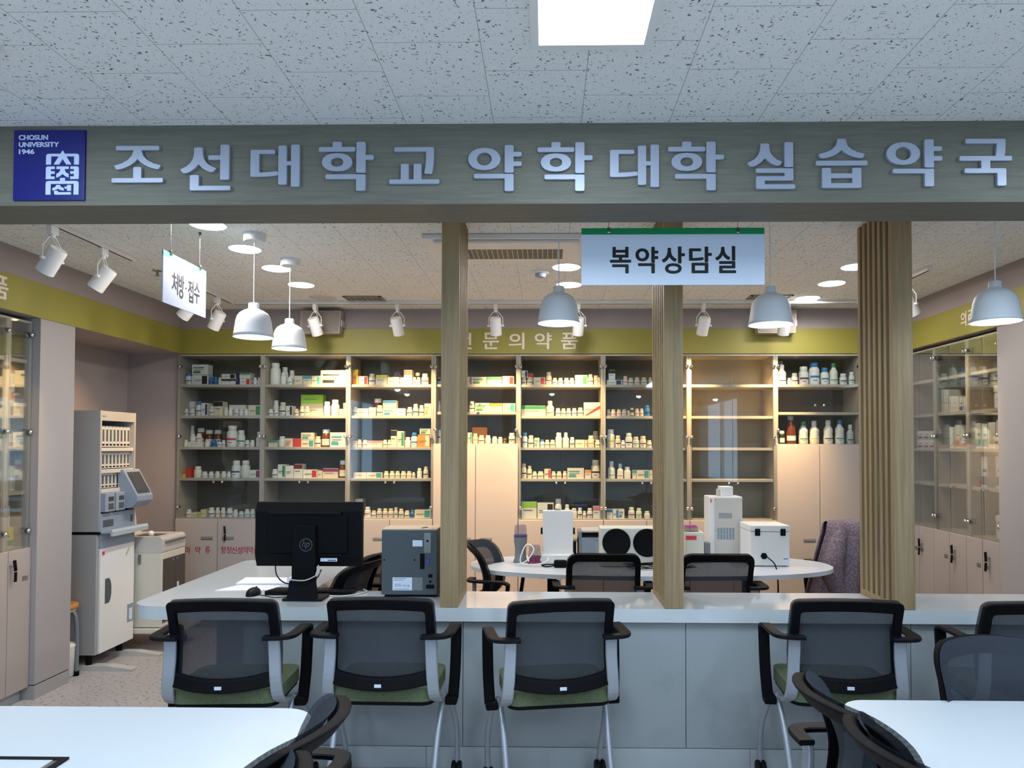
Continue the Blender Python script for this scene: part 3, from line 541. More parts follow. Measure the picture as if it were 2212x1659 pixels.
def firstaid(u0, u1, vt, z0, lab):
    ya, zt = atX(u0, vt, RX); yb = atX(u1, vt, RX)[0]; y0, y1 = sorted((ya, yb)); h = zt-z0
    t = thing('first_aid_box', lab, 'box', (RX+.08, (y0+y1)/2, z0), group='first aid boxes in the right cabinet')
    b = MB(); b.box(RX, RX+.16, y0, y1, z0, z0+h*.62, M_WHITE, .01); build('body', b, t)
    b = MB(); b.box(RX-.003, RX+.163, y0-.003, y1+.003, z0+h*.62, z0+h*.92, M_WHITE, .012); build('lid', b, t)
    b = MB(); b.tube(smooth_path([(RX+.08, y0+.02, z0+h*.9), (RX+.08, y0+.03, z0+h), (RX+.08, y1-.03, z0+h), (RX+.08, y1-.02, z0+h*.9)]), .006, M_WHITE); build('handle', b, t)
    b = MB(); c = (y0+y1)/2; q = h*.3; b.box(RX-.0055, RX-.002, c-.03, c+.03, z0+q, z0+q+.018, M_BLUEG); b.box(RX-.0055, RX-.002, c-.009, c+.009, z0+q-.021, z0+q+.039, M_BLUEG); build('cross', b, t)
firstaid(2146, 2176, 828, Z5[2], 'white first aid box on upper shelf of nearest right cabinet')
firstaid(2150, 2180, 1108, Z5[5], 'white first aid box at bottom of nearest right cabinet')
# ================================================================ reception counter
t = thing('reception_counter', 'white topped reception counter with grey panels, returning to the back at left', 'counter', (.4, 3.4, 0))
def arc(cx, cy, r, a0, a1, n=8): return [(cx+r*math.cos(math.radians(a0+(a1-a0)*k/n)), cy+r*math.sin(math.radians(a0+(a1-a0)*k/n))) for k in range(n+1)]
XE = XR-.002
out = arc(-1.80, 3.38, .13, 180, 270)+[(XE, 3.25), (XE, 3.62), (-1.19, 3.62)]+arc(-1.25, 4.52, .06, 0, 90, 4)+arc(-1.87, 4.51, .06, 90, 180, 4)
b = MB(); b.prism(out, .674, .735, M_COUNTER); build('countertop', b, t, bevel=.004)
xs = [-1.40, -.383, .636, 1.655, 2.70]
for i in range(4):
    b = MB(); b.box(xs[i]+.0015, xs[i+1]-.0015, 3.29, 3.31, .097, .674, M_PANELF, .001); build('front_panel', b, t)
xs = [-1.40, -.55, .925, 2.70]
for i in range(3):
    b = MB(); b.box(xs[i]+.001, xs[i+1]-.001, 3.288, 3.31, 0, .094, M_KICK, .001); build('kick_panel', b, t)
b = MB(); b.box(-1.40, 2.70, 3.31, 3.56, 0, .674, M_LAM); b.box(-1.84, -1.40, 3.40, 3.56, .40, .674, M_LAM) if 0 else None; build('carcass', b, t)
b = MB(); b.box(-1.76, -1.35, 3.80, 4.48, 0, .674, M_LAM); build('drawer_unit', b, t)
# slatted screens
def screen(x0, x1, label):
    t = thing('slatted_screen', label, 'screen', ((x0+x1)/2, 3.43, .735), group='slatted oak screens standing on the counter'); y0, y1 = 3.255, 3.615; n = 6
    b = MB(); b.box(x0, x1, y0, y0+.035, .736, ZC-.001, M_SLAT, .002); build('front_post', b, t)
    b = MB(); b.box(x0, x1, y0+.035, y1, .736, .765, M_SLAT); build('bottom_rail', b, t)
    p = (y1-y0-.035)/n
    for k in range(n):
        b = MB(); ya = y0+.035+p*(k+1)-.026; b.box(x0, x1, ya, ya+.026, .765, ZC-.001, M_SLAT, .001); build('slat', b, t)
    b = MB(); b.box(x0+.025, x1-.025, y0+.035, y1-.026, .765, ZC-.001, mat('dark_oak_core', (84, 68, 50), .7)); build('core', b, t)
screen(-.485, -.403, 'slatted oak screen at the right of the dark grey dispensing box'); screen(.535, .622, 'slatted oak screen behind the hanging consultation sign'); screen(1.571, 1.662, 'slatted oak screen showing the widest row of slats, beside right wall cabinets')
# ================================================================ hanging signs
t = thing('hanging_sign', 'large white hanging sign with green top band and five black characters', 'sign', (.5, 2.85, 2.12)); YS = 2.85
sx0, sz1 = atY(1256, 493, YS); sx1, sz0 = atY(1652, 615, YS)
b = MB(); b.box(sx0, sx1, YS, YS+.006, sz0, sz1-.026, M_SIGNW); build('board', b, t)
b = MB(); b.box(sx0, sx1, YS, YS+.006, sz1-.026, sz1, M_SIGNG); build('top_band', b, t)
for ch, u0, u1, v0, v1 in (('복', 1317.4, 1363.3, 533, 590.5), ('약', 1372.5, 1422, 533, 590.5), ('상', 1429.5, 1479.5, 532.5, 591.5), ('담', 1488.3, 1537.7, 533, 590.5), ('실', 1545, 1590, 532, 590.5)):
    b = MB(); xa = atY(u0, 560, YS)[0]; xb = atY(u1, 560, YS)[0]; letters(b, ch, (xa, xb, atY(1450, v1, YS)[1], atY(1450, v0, YS)[1]), .001, M_INK, (.025, .018), lambda a, d, z: (a, YS-d, z)); build('letter', b, t)
for u in (1315, 1594):
    xx, zz = atY(u, 497, YS); b = MB(); b.box(xx-.006, xx+.006, YS-.004, YS+.010, zz-.012, zz+.012, M_CHROME, .003); build('clip', b, t)
    b = MB(); b.tube([(xx, YS+.003, zz+.01), (xx, YS+.003, ZC)], .0012, M_STEEL, 6); build('wire', b, t)
XS = -1.80; t = thing('hanging_sign', 'small white hanging sign with pale green top band, seen at a slant on the left', 'sign', (XS, 3.5, 2.142), group=None)
b = MB(); b.box(XS-.006, XS, 3.295, 3.716, 2.143, 2.362, mat('sign_white_small', (178, 188, 212), .4)); build('board', b, t)
b = MB(); b.box(XS-.006, XS, 3.295, 3.716, 2.362, 2.391, mat('sign_pale_green', (70, 185, 140), .4)); build('top_band', b, t)
for ch, u0, u1, v0, v1 in (('처', 372, 385, 589, 635), ('방', 386.5, 398, 594, 645), ('·', 400.5, 403, 621, 625), ('접', 406.5, 418, 606, 653), ('수', 419.5, 431.5, 611, 656)):
    b = MB(); um = (u0+u1)/2; ya = atX(u0, v0, XS)[0]; yb = atX(u1, v0, XS)[0]; letters(b, ch, (ya, yb, atX(um, v1, XS)[1], atX(um, v0, XS)[1]), .001, M_INK, (.012, .008), lambda a, d, z: (XS+d, a, z)); build('letter', b, t)
for yy in (3.365, 3.65):
    b = MB(); b.box(XS-.010, XS+.004, yy-.008, yy+.008, 2.38, 2.405, M_CHROME, .003); build('clip', b, t)
    b = MB(); b.tube([(XS-.003, yy, 2.40), (XS-.003, yy, ZC)], .0012, M_STEEL, 6); b.lathe([(.003, -.03), (.008, 0)], (XS-.003, yy, ZC), M_DARKG, 8); build('wire', b, t)
# ================================================================ ceiling fittings
def downlight(x, y, lab):
    t = thing('downlight', lab, 'ceiling light', (x, y, ZC), group='round recessed lights in the pharmacy ceiling')
    b = MB(); b.lathe([(.085, -.0015), (.095, -.004), (.098, 0)], (x, y, ZC), M_WHITE, 24); build('rim', b, t)
    b = MB(); b.lathe([(.0001, -.0042), (.084, -.004)], (x, y, ZC), M_GLOWD, 24); build('diffuser', b, t)
    l = lamp('downlight_light', 'AREA', (0, 0, -.012), P_DOWN, NEUT, parent=t, shape='DISK', size=.16)
ws = ['nearest the beam', 'second from the beam', 'third from the beam', 'farthest from the beam']
for k, (x, y) in enumerate(((-1.70, 3.52), (-1.70, 3.96), (-1.69, 4.40), (-1.69, 4.85))): downlight(x, y, f'lit round ceiling light of the left row, {ws[k]}')
for k, (x, y) in enumerate(((.12, 4.385), (.15, 4.865))): downlight(x, y, f'lit round ceiling light over middle pendant, {("nearer", "farther")[k]} one')
for k, (x, y) in enumerate(((1.90, 4.391), (1.93, 4.84), (1.945, 5.324))): downlight(x, y, f'lit round ceiling light of the right row, {("partly behind the thick screen", "middle one", "farthest one")[k]}')
PROF = [(.022, 0), (.026, -.003), (.027, -.026), (.032, -.033), (.052, -.041), (.069, -.053), (.081, -.070), (.088, -.094), (.0925, -.125), (.0975, -.160), (.1015, -.179)]
def pendant(u, v, Y, lab, canopy=True):
    x, zb = atY(u, v, Y); zt = zb+.179
    t = thing('pendant_lamp', lab, 'lamp', (x, Y, zb), group='white dome pendant lamps above the counter')
    b = MB(); b.lathe([(.0001, .0)]+PROF+[(.099, -.179), (.089, -.130), (.084, -.100), (.072, -.072), (.050, -.056), (.0001, -.048)], (x, Y, zt), M_LAMPW, 32); build('lamp_shade', b, t)
    b = MB(); b.lathe([(.0001, -.074), (.026, -.082), (.036, -.104), (.034, -.128), (.018, -.144), (.0001, -.149)], (x, Y, zt), M_GLOW, 16); build('bulb', b, t)
    b = MB(); b.tube([(x, Y, zt-.01), (x, Y, ZC-.02)], .0028, M_LAMPW, 6); build('cord', b, t)
    b = MB(); b.lathe([(.050, -.042), (.055, -.038), (.056, 0)], (x, Y, ZC), M_LAMPW, 24); build('canopy', b, t)
    lamp('pendant_light', 'POINT', (0, 0, .012), P_PEND, COOL, parent=t, shadow_soft_size=.03)
pendant(547.5, 729, 3.675, 'white dome pendant lamp, left one of the pair by the small sign'); pendant(625, 754, 4.183, 'white dome pendant lamp, right and farther one of the pair')
pendant(1207, 699, 3.40, 'white dome pendant lamp below the left end of the large sign'); pendant(1664.5, 702, 3.33, 'white dome pendant lamp at the right of the large sign'); pendant(2151, 696, 3.13, 'white dome pendant lamp at the far right above the counter')
RZ = 2.55
def rail(x0, y0, x1, y1, lab):
    b = MB(); w = .017
    if abs(x1-x0) > abs(y1-y0): b.box(x0, x1, y0-w, y0+w, RZ, ZC, M_WHITE, .002); b.box(x0+.01, x1-.01, y0-.005, y0+.005, RZ-.0006, RZ+.002, M_BLK2)
    else: b.box(x0-w, x0+w, y0, y1, RZ, ZC, M_WHITE, .002); b.box(x0-.005, x0+.005, y0+.01, y1-.01, RZ-.0006, RZ+.002, M_BLK2)
    single('track_rail', b, lab, 'rail', ((x0+x1)/2, (y0+y1)/2, RZ), 'white lighting rails on the pharmacy ceiling')
rail(-2.43, 3.30, -2.43, 4.12, 'white ceiling rail carrying two spotlights at the left front'); rail(-2.40, 4.45, -2.40, 5.36, 'white ceiling rail over the small slanted sign'); rail(-2.40, 5.395, 2.34, 5.395, 'long white ceiling rail parallel to the back wall'); rail(2.34, 4.37, 2.34, 5.36, 'white ceiling rail partly behind the thick slatted screen')
def spot(x, y, aim, lab, hang=.11, power=1.0, sz=72, L=.115, R=.043):
    t = thing('track_spotlight', lab, 'spotlight', (x, y, RZ), group='white track spotlights'); P = Vector((x, y, RZ))
    b = MB(); b.box(x-.014, x+.014, y-.028, y+.028, RZ-.045, RZ-.0005, M_WHITE, .004); b.lathe([(.012, -.062), (.014, -.045)], P, M_WHITE, 12); build('adapter', b, t)
    c = P+Vector((0, 0, -hang-.055)); d = (Vector(aim)-c).normalized(); sd = d.cross(Vector((0, 0, 1))).normalized()
    top = P+Vector((0, 0, -.06)); e = .054
    b = MB(); b.tube([c+sd*e, c+sd*e+Vector((0, 0, .06)), top+sd*.02, top-sd*.02, c-sd*e+Vector((0, 0, .06)), c-sd*e], .0035, M_WHITE, 6)
    b.tube([c+sd*(e+.01), c+sd*(R-.002)], .008, M_WHITE, 8); b.tube([c-sd*(e+.01), c-sd*(R-.002)], .008, M_WHITE, 8); build('yoke', b, t)
    b = MB(); b.tube(smooth_path([top, top+sd*.02+Vector((0, 0, -.03)), c-d*(L*.55)]), .0025, M_WHITE, 5); build('cable', b, t)
    a = c-d*L*.55; z = c+d*L*.62
    b = MB(); b.tube([a, a+d*.008, z], [R*.9, R, R], M_WHITE, 20); ho = build('head', b, t)
    b = MB(); b.tube([z-d*.002, z+d*.001], R*.82, mat('spot_lens', (255, 230, 190), .4, emit=(1, .75, .45), es=6), 16); build('lens', b, t)
    q = d.to_track_quat('-Z', 'Y').to_euler()
    lamp('spot_light', 'SPOT', tuple(z+d*.012-P), P_SPOT*power, WARM, rot=q, parent=t, spot_size=math.radians(sz), spot_blend=1, shadow_soft_size=.02)
XB = [(690, 'in front of left wall speaker', -1.66, 1.74), (865, 'between left speaker and first screen', -1.07, 1.74), (1073, 'above the band lettering, left one', -.36, 1.60), (1248, 'beside the middle pendant lamp', .20, 1.70), (1512, 'between middle screen and right speaker', 1.12, 1.74), (1682, 'in front of right wall speaker', 1.80, 1.72)]
for u, w, ax, az in XB:
    x = atZ(u, 663, RZ)[0]; spot(x, 5.395, (ax, YW+.02, az), 'white track spotlight ' + w)
spot(-2.43, 3.44, (-3.0, 3.55, 1.6), 'white track spotlight on left front rail, nearest the beam', hang=.115, power=.13, sz=60); spot(-2.43, 3.84, (-3.0, 3.80, 1.6), 'white track spotlight on left front rail, second from the beam', hang=.11, power=.13, sz=56)
spot(-2.40, 4.72, (-3.15, 4.85, 1.6), 'white track spotlight half hidden behind the small slanted sign', power=.16, sz=64); spot(-2.40, 5.13, (-3.1, 5.4, 1.2), 'white track spotlight just right of the small slanted sign', power=.15, sz=60)
spot(2.34, 4.62, (2.87, 4.80, 1.6), 'white track spotlight on right rail, mostly behind thick screen', power=.15, sz=64)
# air conditioner
t = thing('ceiling_air_conditioner', 'white one-way cassette air conditioner in the pharmacy ceiling', 'air conditioner', (-.2, 3.94, ZC-.03))
b = MB(); b.box(-.655, .20, 3.68, 4.20, ZC-.028, ZC-.0005, M_WHITE, .008); build('frame', b, t)
b = MB(); b.box(-.60, .17, 3.70, 3.83, ZC-.045, ZC-.028, M_WHITE, .012); build('outlet_flap', b, t)
b = MB(); b.box(-.50, .09, 3.875, 4.08, ZC-.0295, ZC-.027, M_DARKG); build('filter', b, t)
b = MB()
for k in range(22): b.box(-.50+k*.028-.002, -.50+k*.028+.002, 3.875, 4.08, ZC-.033, ZC-.0285, M_OFFW)
build('grille_ribs', b, t)
def vent(x0, x1, y0, y1, lab):
    t = thing('ceiling_vent', lab, 'vent', ((x0+x1)/2, (y0+y1)/2, ZC), group='metal air vents in the pharmacy ceiling')
    b = MB(); b.box(x0, x1, y0, y1, ZC-.003, ZC-.0005, M_DARKG); build('backing', b, t); b = MB()
    b.box(x0, x1, y0, y0+.015, ZC-.008, ZC-.003, M_ALU); b.box(x0, x1, y1-.015, y1, ZC-.008, ZC-.003, M_ALU); b.box(x0, x0+.015, y0, y1, ZC-.008, ZC-.003, M_ALU); b.box(x1-.015, x1, y0, y1, ZC-.008, ZC-.003, M_ALU)
    build('frame', b, t); b = MB()
    for k in range(6): b.box(x0+.03+k*(x1-x0)*.15, x0+.04+k*(x1-x0)*.15, y0+.015, y1-.015, ZC-.007, ZC-.003, M_ALU)
    build('louvre', b, t)
vent(-1.51, -1.225, 5.21, 5.365, 'metal ceiling vent left of the first screen'); vent(1.49, 1.80, 5.20, 5.34, 'metal ceiling vent behind the right pendant lamp')
b = MB(); b.lathe([(.09, -.004), (.10, 0)], (-1.676, 5.28, ZC), M_OFFW, 24); single('ceiling_speaker', b, 'flush round speaker cover in ceiling beside metal vent', 'speaker', (-1.676, 5.28, ZC))
t = thing('smoke_detector', 'white round smoke detector on ceiling above the middle pendant', 'smoke detector', (-.04, 4.49, ZC))
b = MB(); b.lathe([(.045, -.016), (.054, -.012), (.055, 0)], (-.04, 4.49, ZC), M_WHITE, 24); build('base', b, t)
b = MB(); b.lathe([(.022, -.038), (.034, -.03), (.038, -.016)], (-.04, 4.49, ZC), M_BLUEG, 20); build('sensor_head', b, t)
x, y = atZ(340, 584, ZC); t = thing('sprinkler_head', 'small metal sprinkler in the ceiling left of the slanted sign', 'sprinkler', (x, y, ZC))
b = MB(); b.lathe([(.03, -.004), (.032, 0)], (x, y, ZC), M_CHROME, 16); build('plate', b, t); b = MB(); b.lathe([(.018, -.035), (.006, -.03), (.008, -.004)], (x, y, ZC), M_STEEL, 12); build('head', b, t)
def wallspk(x0, x1, lab):
    t = thing('wall_speaker', lab, 'speaker', ((x0+x1)/2, YW, 2.36), group='box loudspeakers on the back wall')
    b = MB(); b.prism([(x0-.008, 2.545), (x1+.008, 2.545), (x1-.004, 2.365), (x0+.004, 2.365)][::-1], YW-.10, YW-.012, mat('speaker_grey', (176, 166, 158), .6), 'y'); build('cabinet', b, t, bevel=.004)
    b = MB(); b.prism([(x0+.004, 2.535), (x1-.004, 2.535), (x1-.014, 2.375), (x0+.014, 2.375)][::-1], YW-.104, YW-.10, mat('speaker_grille', (150, 142, 136), .8), 'y'); build('grille', b, t)
    b = MB(); b.box(x0-.012, x0-.006, YW-.09, YW, 2.42, 2.47, M_OFFW); b.box(x1+.004, x1+.012, YW-.09, YW, 2.42, 2.47, M_OFFW); b.box(x0+.05, x1-.05, YW-.03, YW+.0, 2.40, 2.52, M_OFFW); build('bracket', b, t)
wallspk(-1.955, -1.645, 'grey box loudspeaker on back wall at left, behind a spotlight'); wallspk(1.66, 1.96, 'grey box loudspeaker on back wall at right, behind pendant lamp')
# ceiling panels of the front room
def panel(x0, x1, y0, y1, lab):
    t = thing('ceiling_panel_light', lab, 'ceiling light', ((x0+x1)/2, (y0+y1)/2, ZC), group='rectangular light panels of the front room')
    b = MB(); fw = .022
    b.box(x0, x1, y0, y0+fw, ZC-.012, ZC-.0005, M_WHITE); b.box(x0, x1, y1-fw, y1, ZC-.012, ZC-.0005, M_WHITE); b.box(x0, x0+fw, y0+fw, y1-fw, ZC-.012, ZC-.0005, M_WHITE); b.box(x1-fw, x1, y0+fw, y1-fw, ZC-.012, ZC-.0005, M_WHITE); build('frame', b, t)
    b = MB(); b.box(x0+fw, x1-fw, y0+fw, y1-fw, ZC-.009, ZC-.004, M_GLOWP); build('diffuser', b, t)
    lamp('panel_light', 'AREA', (0, 0, -.02), P_PANEL, COOL, parent=t, shape='RECTANGLE', size=x1-x0-.05, size_y=y1-y0-.05)
panel(-.045, .285, .75, 1.945, 'lit rectangular ceiling panel in front of the beam')
for x in (-1.85, 1.75):  # unseen side panels, added to brighten the front tables
    panel(x, x+.33, .75, 1.945, 'lit rectangular ceiling panel near the '+('left' if x < 0 else 'right')+' wall of front room')
for k, x in enumerate((-1.85, -.045, 1.75)): panel(x, x+.33, -1.8, -.6, f'lit rectangular ceiling panel behind the viewer, {ORD[k]} from left')  # further unseen panels, added to light the front room
# ================================================================ chairs
FLARE = [.045]
def surf(x, z, front=0.0):
    t = max(0, (z-.67)/.20); l = max(0, (.67-z)/.15)
    return -.203-FLARE[0]*t**1.7-.022*l**1.5+(.042*(1-.35*min(1, t)) if FLARE[0] < .05 else .085)*(x/.21)**2+front
def rr_outline(w0, w1, z0, z1, r, n=6, sag=0.0, arch_=0.0):
    """rounded trapezoid in (x,z): w0 half width at z0, w1 at z1"""
    pts = []
    def corner(cx, cz, a0): return [(cx+r*math.cos(math.radians(a0+90*k/n)), cz+r*math.sin(math.radians(a0+90*k/n))) for k in range(n+1)]
    q = corner(w0-r, z0+r, -90); e1 = [(w0+(w1-w0)*k/6, z0+r+(z1-z0-2*r)*k/6) for k in range(1, 6)]
    p = corner(w1-r, z1-r, 0); top = [((w1-r)*(1-2*k/8), z1) for k in range(1, 8)]; p2 = corner(-w1+r, z1-r, 90)
    e2 = [(-w1+(w1-w0)*k/6, z1-r-(z1-z0-2*r)*k/6) for k in range(1, 6)]; q2 = corner(-w0+r, z0+r, 180); bot = [(-(w0-r)*(1-2*k/8), z0) for k in range(1, 8)]
    pts = q+e1+p+top+p2+e2+q2+bot; out = []
    for x, z in pts:
        u = 1-(x/max(w0, w1))**2
        if z > (z0+z1)/2: z += arch_*u
        else: z -= sag*u
        out.append((x, z))
    return out
def chair_mesh(dz=0, arms=True):
    seatm = M_GREEN; FLARE[0] = .045 if dz == 0 else .085
    t = thing('mesh_chair', 'x', 'chair', (0, 0, 0), local=True)
    rc = .022 if dz == 0 else .060
    OUT = rr_outline(.214, .210, .533, .862, rc, sag=.020, arch_=.014); INN = rr_outline(.180, .178, .580, .818, rc*.55, sag=.018, arch_=.012); n = len(OUT)
    b = MB(); vs = []
    for (x, z) in OUT: vs.append((x, surf(x, z), z))
    for (x, z) in INN: vs.append((x, surf(x, z), z))
    for (x, z) in OUT: vs.append((x, surf(x, z)-.032, z))
    for (x, z) in INN: vs.append((x, surf(x, z)-.026, z))
    fs = []
    for i in range(n):
        j = (i+1) % n; fs += [(i, n+i, n+j, j), (2*n+i, 2*n+j, 3*n+j, 3*n+i), (i, j, 2*n+j, 2*n+i), (n+i, 3*n+i, 3*n+j, n+j)]
    b.add(vs, fs, M_BLACK); build('back_frame', b, t, bevel=.006)
    # mesh stretched over the front of the frame
    O2 = rr_outline(.216, .212, .538, .866, rc+.004, sag=.016, arch_=.014); b = MB(); c = [(0, .69)]
    vs = []; K = 8
    for k in range(K+1):
        s = k/K
        for x, z in O2: xx = x*s; zz = .69+(z-.69)*s; vs.append((xx, surf(xx, zz, .010), zz))
    m_ = len(O2); fs = [(k*m_+i, k*m_+(i+1) % m_, (k+1)*m_+(i+1) % m_, (k+1)*m_+i) for k in range(K) for i in range(m_)]
    b.add(vs, fs, M_MESH, True); build('back_mesh', b, t)
    b = MB(); zz = .536; b.box(-.0135, .0135, surf(0, zz)-.0350, surf(0, zz)-.0318, zz-.007, zz+.006, M_SIGNW, .001); build('tag', b, t)
    # uprights: flat silver bars
    for s in (-1, 1):
        b = MB(); pts = smooth_path([(s*.200, -.218, .722+dz), (s*.202, -.212, .64), (s*.207, -.214, .55), (s*.212, -.195, .48), (s*.214, -.12, .44), (s*.205, -.04, .43)], 4)
        b.tube(pts, 1, M_SILVER, flat=(.046, .016), up=(0, 1, 0)); build('upright', b, t)
        # armrest: pad and front post
        b = MB()
        pad = smooth_path([(s*.165, -.232, .722+dz), (s*.235, -.230, .723+dz), (s*.262, -.205, .723+dz), (s*.268, -.13, .722+dz), (s*.270, -.03, .720+dz), (s*.270, .008, .706+dz)], 4)
        b.tube(pad, 1, M_BLK3, flat=(.044, .015), up=(0, 0, 1)); ar = build('armrest', b, t)
        b = MB(); b.tube(smooth_path([(s*.270, .004, .710+dz), (s*.270, .0, .66+dz), (s*.268, -.012, .53), (s*.262, -.030, .415)], 4), 1, M_BLACK, flat=(.044, .020), up=(0, 1, 0))
        b.box(s*.232, s*.280, -.06, -.01, .395, .428, M_BLACK, .006); build('arm_post', b, ar)
        # legs
        b = MB(); b.tube(smooth_path([(s*.222, -.02, .425), (s*.215, -.09, .34), (s*.21, -.17, .20), (s*.212, -.245, .062)], 5), .0125, M_SILVER, 10); lg_ = build('leg', b, t)
        def caster(px, py, par):
            q = MB(); q.tube([(px, py, .068), (px, py, .05)], .011, M_BLACK, 8); q.lathe([(.031, -.021), (.035, -.017), (.035, -.004), (.026, -.003), (.026, .003), (.035, .004), (.035, .017), (.031, .021)], (px, py-.012, .0352), M_BLK3, 16, 'x'); build('caster', q, par)
        caster(s*.212, -.25, lg_)
        b = MB(); b.tube(smooth_path([(s*.228, -.01, .425), (s*.245, .05, .36), (s*.256, .12, .24), (s*.252, .17, .12), (s*.250, .175, .062)], 5), .0125, M_SILVER, 10); lf = build('leg', b, t); caster(s*.25, .175, lf)
    b = MB(); b.tube([(-.225, -.03, .430), (.225, -.03, .430)], .011, M_SILVER, 8); b.tube([(-.20, -.12, .436), (.20, -.12, .436)], .009, M_SILVER, 8); build('cross_bar', b, t)
    b = MB(); b.prism(rr2(-.205, .205, -.20, .125, .05), .442, .458, M_BLK2); build('seat_pan', b, t, bevel=.006)
    b = MB(); b.prism(rr2(-.212, .212, -.205, .13, .055), .458, .512, seatm); build('seat', b, t, bevel=.018)
    return t
def rr2(x0, x1, y0, y1, r, n=6):
    o = []
    for cx, cy, a in ((x1-r, y0+r, -90), (x1-r, y1-r, 0), (x0+r, y1-r, 90), (x0+r, y0+r, 180)): o += arc(cx, cy, r, a, a+90, n)
    return o
protos = [chair_mesh(), chair_mesh(-.044)]; used = [0, 0]
def chair(x, y, deg, label, grp, z=0, k=1):
    c = protos[k] if not used[k] else copy_tree(protos[k]); used[k] = 1
    c.location = (x, y, z); c.rotation_euler = (0, 0, math.radians(deg)); c['label'] = label; c['group'] = grp; return c
def at_back(u, v, deg, label, grp, ztop=.876, back=None, k=1):
    back = back or (-.262 if k == 0 else -.30)
    x, y = atZ(u, v, ztop); a = math.radians(deg); return chair(x-(-math.sin(a)*back), y-math.cos(a)*back, deg, label, grp, 0, k)
G = 'black mesh chairs drawn up to the counter'
at_back(471, 1296, 3, 'black mesh chair with green seat at left end of the counter', G, k=0)
at_back(816, 1293, -1, 'black mesh chair with green seat in front of monitor and dispensing box', G, k=0)
at_back(1218, 1297, 10, 'black mesh chair with green seat, between first and second screens', G, k=0)
at_back(1838, 1297, -4, 'black mesh chair with green seat below the thick slatted screen', G, k=0)
at_back(2262, 1303, -4, 'black mesh chair with green seat cut off at the right edge', G, k=0)
G2 = 'mesh chairs around the white front tables'
chair(-.76, 1.59, 86, 'mesh chair at right end of left front table, farther one', G2); chair(-.745, 1.275, 86, 'mesh chair at right end of left front table, nearer one', G2)
chair(.94, 1.79, -86, 'mesh chair at left end of right front table, farther one', G2); chair(.95, 1.50, -86, 'mesh chair at left end of right front table, nearer one', G2)
fc = chair(1.375, 1.985, 180, 'mesh chair facing the viewer across the right front table', G2)
for ch_ in list(fc.children):
    if ch_.name.startswith('armrest'):
        for g_ in list(ch_.children): bpy.data.objects.remove(g_)
        bpy.data.objects.remove(ch_)
G3 = 'mesh chairs inside the pharmacy'
at_back(1308, 1197, 0, 'mesh chair behind counter in front of black round speakers', G3); at_back(1560, 1198, 0, 'mesh chair behind counter in front of white tower machine', G3)
chair(-.19, 4.42, -98, 'mesh chair seen from the side at left end of oval table', G3)
chair(-1.16, 4.12, 76, 'mesh chair at side desk, farther one behind the monitor', G3); chair(-1.17, 3.80+.02, 78, 'mesh chair at side desk, nearer one between monitor and box', G3)
chair(2.10, 5.08, 0, 'mesh chair under the draped mauve jacket', G3)
# ================================================================ front tables
def table(x0, x1, y0, y1, z, r, lab):
    t = thing('meeting_table', lab, 'table', ((x0+x1)/2, (y0+y1)/2, 0), group='white front tables')
    b = MB(); b.prism(rr2(x0, x1, y0, y1, r, 10), z-.028, z, M_TABLE); build('table_top', b, t, bevel=.003)
    for x in (x0+.22, x1-.22):
        for y in (y0+.10, y1-.14):
            b = MB(); b.tube([(x, y, z-.028), (x, y, .0)], .02, M_SILVER, 12); build('leg', b, t)
    return t
tb = table(-2.25, -.635, 1.16, 2.017, .73, .10, 'white table with rounded corner and cable port, at left front')
ax, ay = atZ(150, 1640, .73)
b = MB(); X0, Y0 = ax-.40, ay-.125
def fr(mb, x0, x1, y0, y1, w, z0, z1, m): mb.box(x0, x1, y0, y0+w, z0, z1, m, .001); mb.box(x0, x1, y1-w, y1, z0, z1, m, .001); mb.box(x0, x0+w, y0+w, y1-w, z0, z1, m, .001); mb.box(x1-w, x1, y0+w, y1-w, z0, z1, m, .001)
fr(b, X0, ax, Y0, ay, .014, .7305, .736, M_BLK3); pf = build('cable_port_frame', b, tb)
b = MB(); b.box(X0+.014, ax-.03, Y0+.014, ay-.014, .7305, .734, M_TABLE); b.box(ax-.028, ax-.014, Y0+.014, ay-.014, .7305, .733, M_STEEL); build('cable_port_lid', b, pf)
table(.845, 2.30, 1.22, 2.118, .73, .08, 'white table with mesh chairs at its end, at right front')
# ================================================================ things on the counter
gy, gx = 3.43, -1.15
t = thing('computer_monitor', 'black computer monitor seen from behind on the counter', 'monitor', (-1.15, 3.42, .735))
mx0, mx1, mz0, mz1 = -1.402, -.888, .888, 1.199
b = MB(); b.prism([(3.445+.012, mz0), (3.445+.012, mz1), (3.445-.004, mz1), (3.445-.026, mz1-.045), (3.445-.026, mz0+.05), (3.445-.004, mz0)], mx0, mx1, M_BLK2, 'x'); build('housing', b, t, bevel=.004)
b = MB(); b.box(mx0+.01, mx1-.01, 3.457, 3.4585, mz0+.012, mz1-.012, M_SCREEN); build('screen', b, t)
b = MB(); b.box(-1.34, -.955, 3.409, 3.42, .955, 1.135, M_BLACK, .004); build('rear_cover', b, t)
b = MB(); b.box(-1.335, -.985, 3.4065, 3.42, 1.137, 1.152, M_BLK3, .002)
for k in range(44): b.box(-1.33+k*.0078, -1.33+k*.0078+.003, 3.4055, 3.407, 1.139, 1.15, M_BLK2)
build('vent_strip', b, t)
b = MB(); b.box(-1.213, -1.100, 3.385, 3.412, .80, 1.09, M_BLK2, .004); b.prism([(-1.216, .83), (-1.098, .83), (-1.085, .745), (-1.228, .745)][::-1], 3.365, 3.395, M_BLK3, 'y'); b.box(-1.25, -1.06, 3.365, 3.56, .7355, .747, M_BLK3, .003); st = build('stand', b, t)
lx, lz = atY(661, 1177, 3.385)
b = MB(); nn = 28
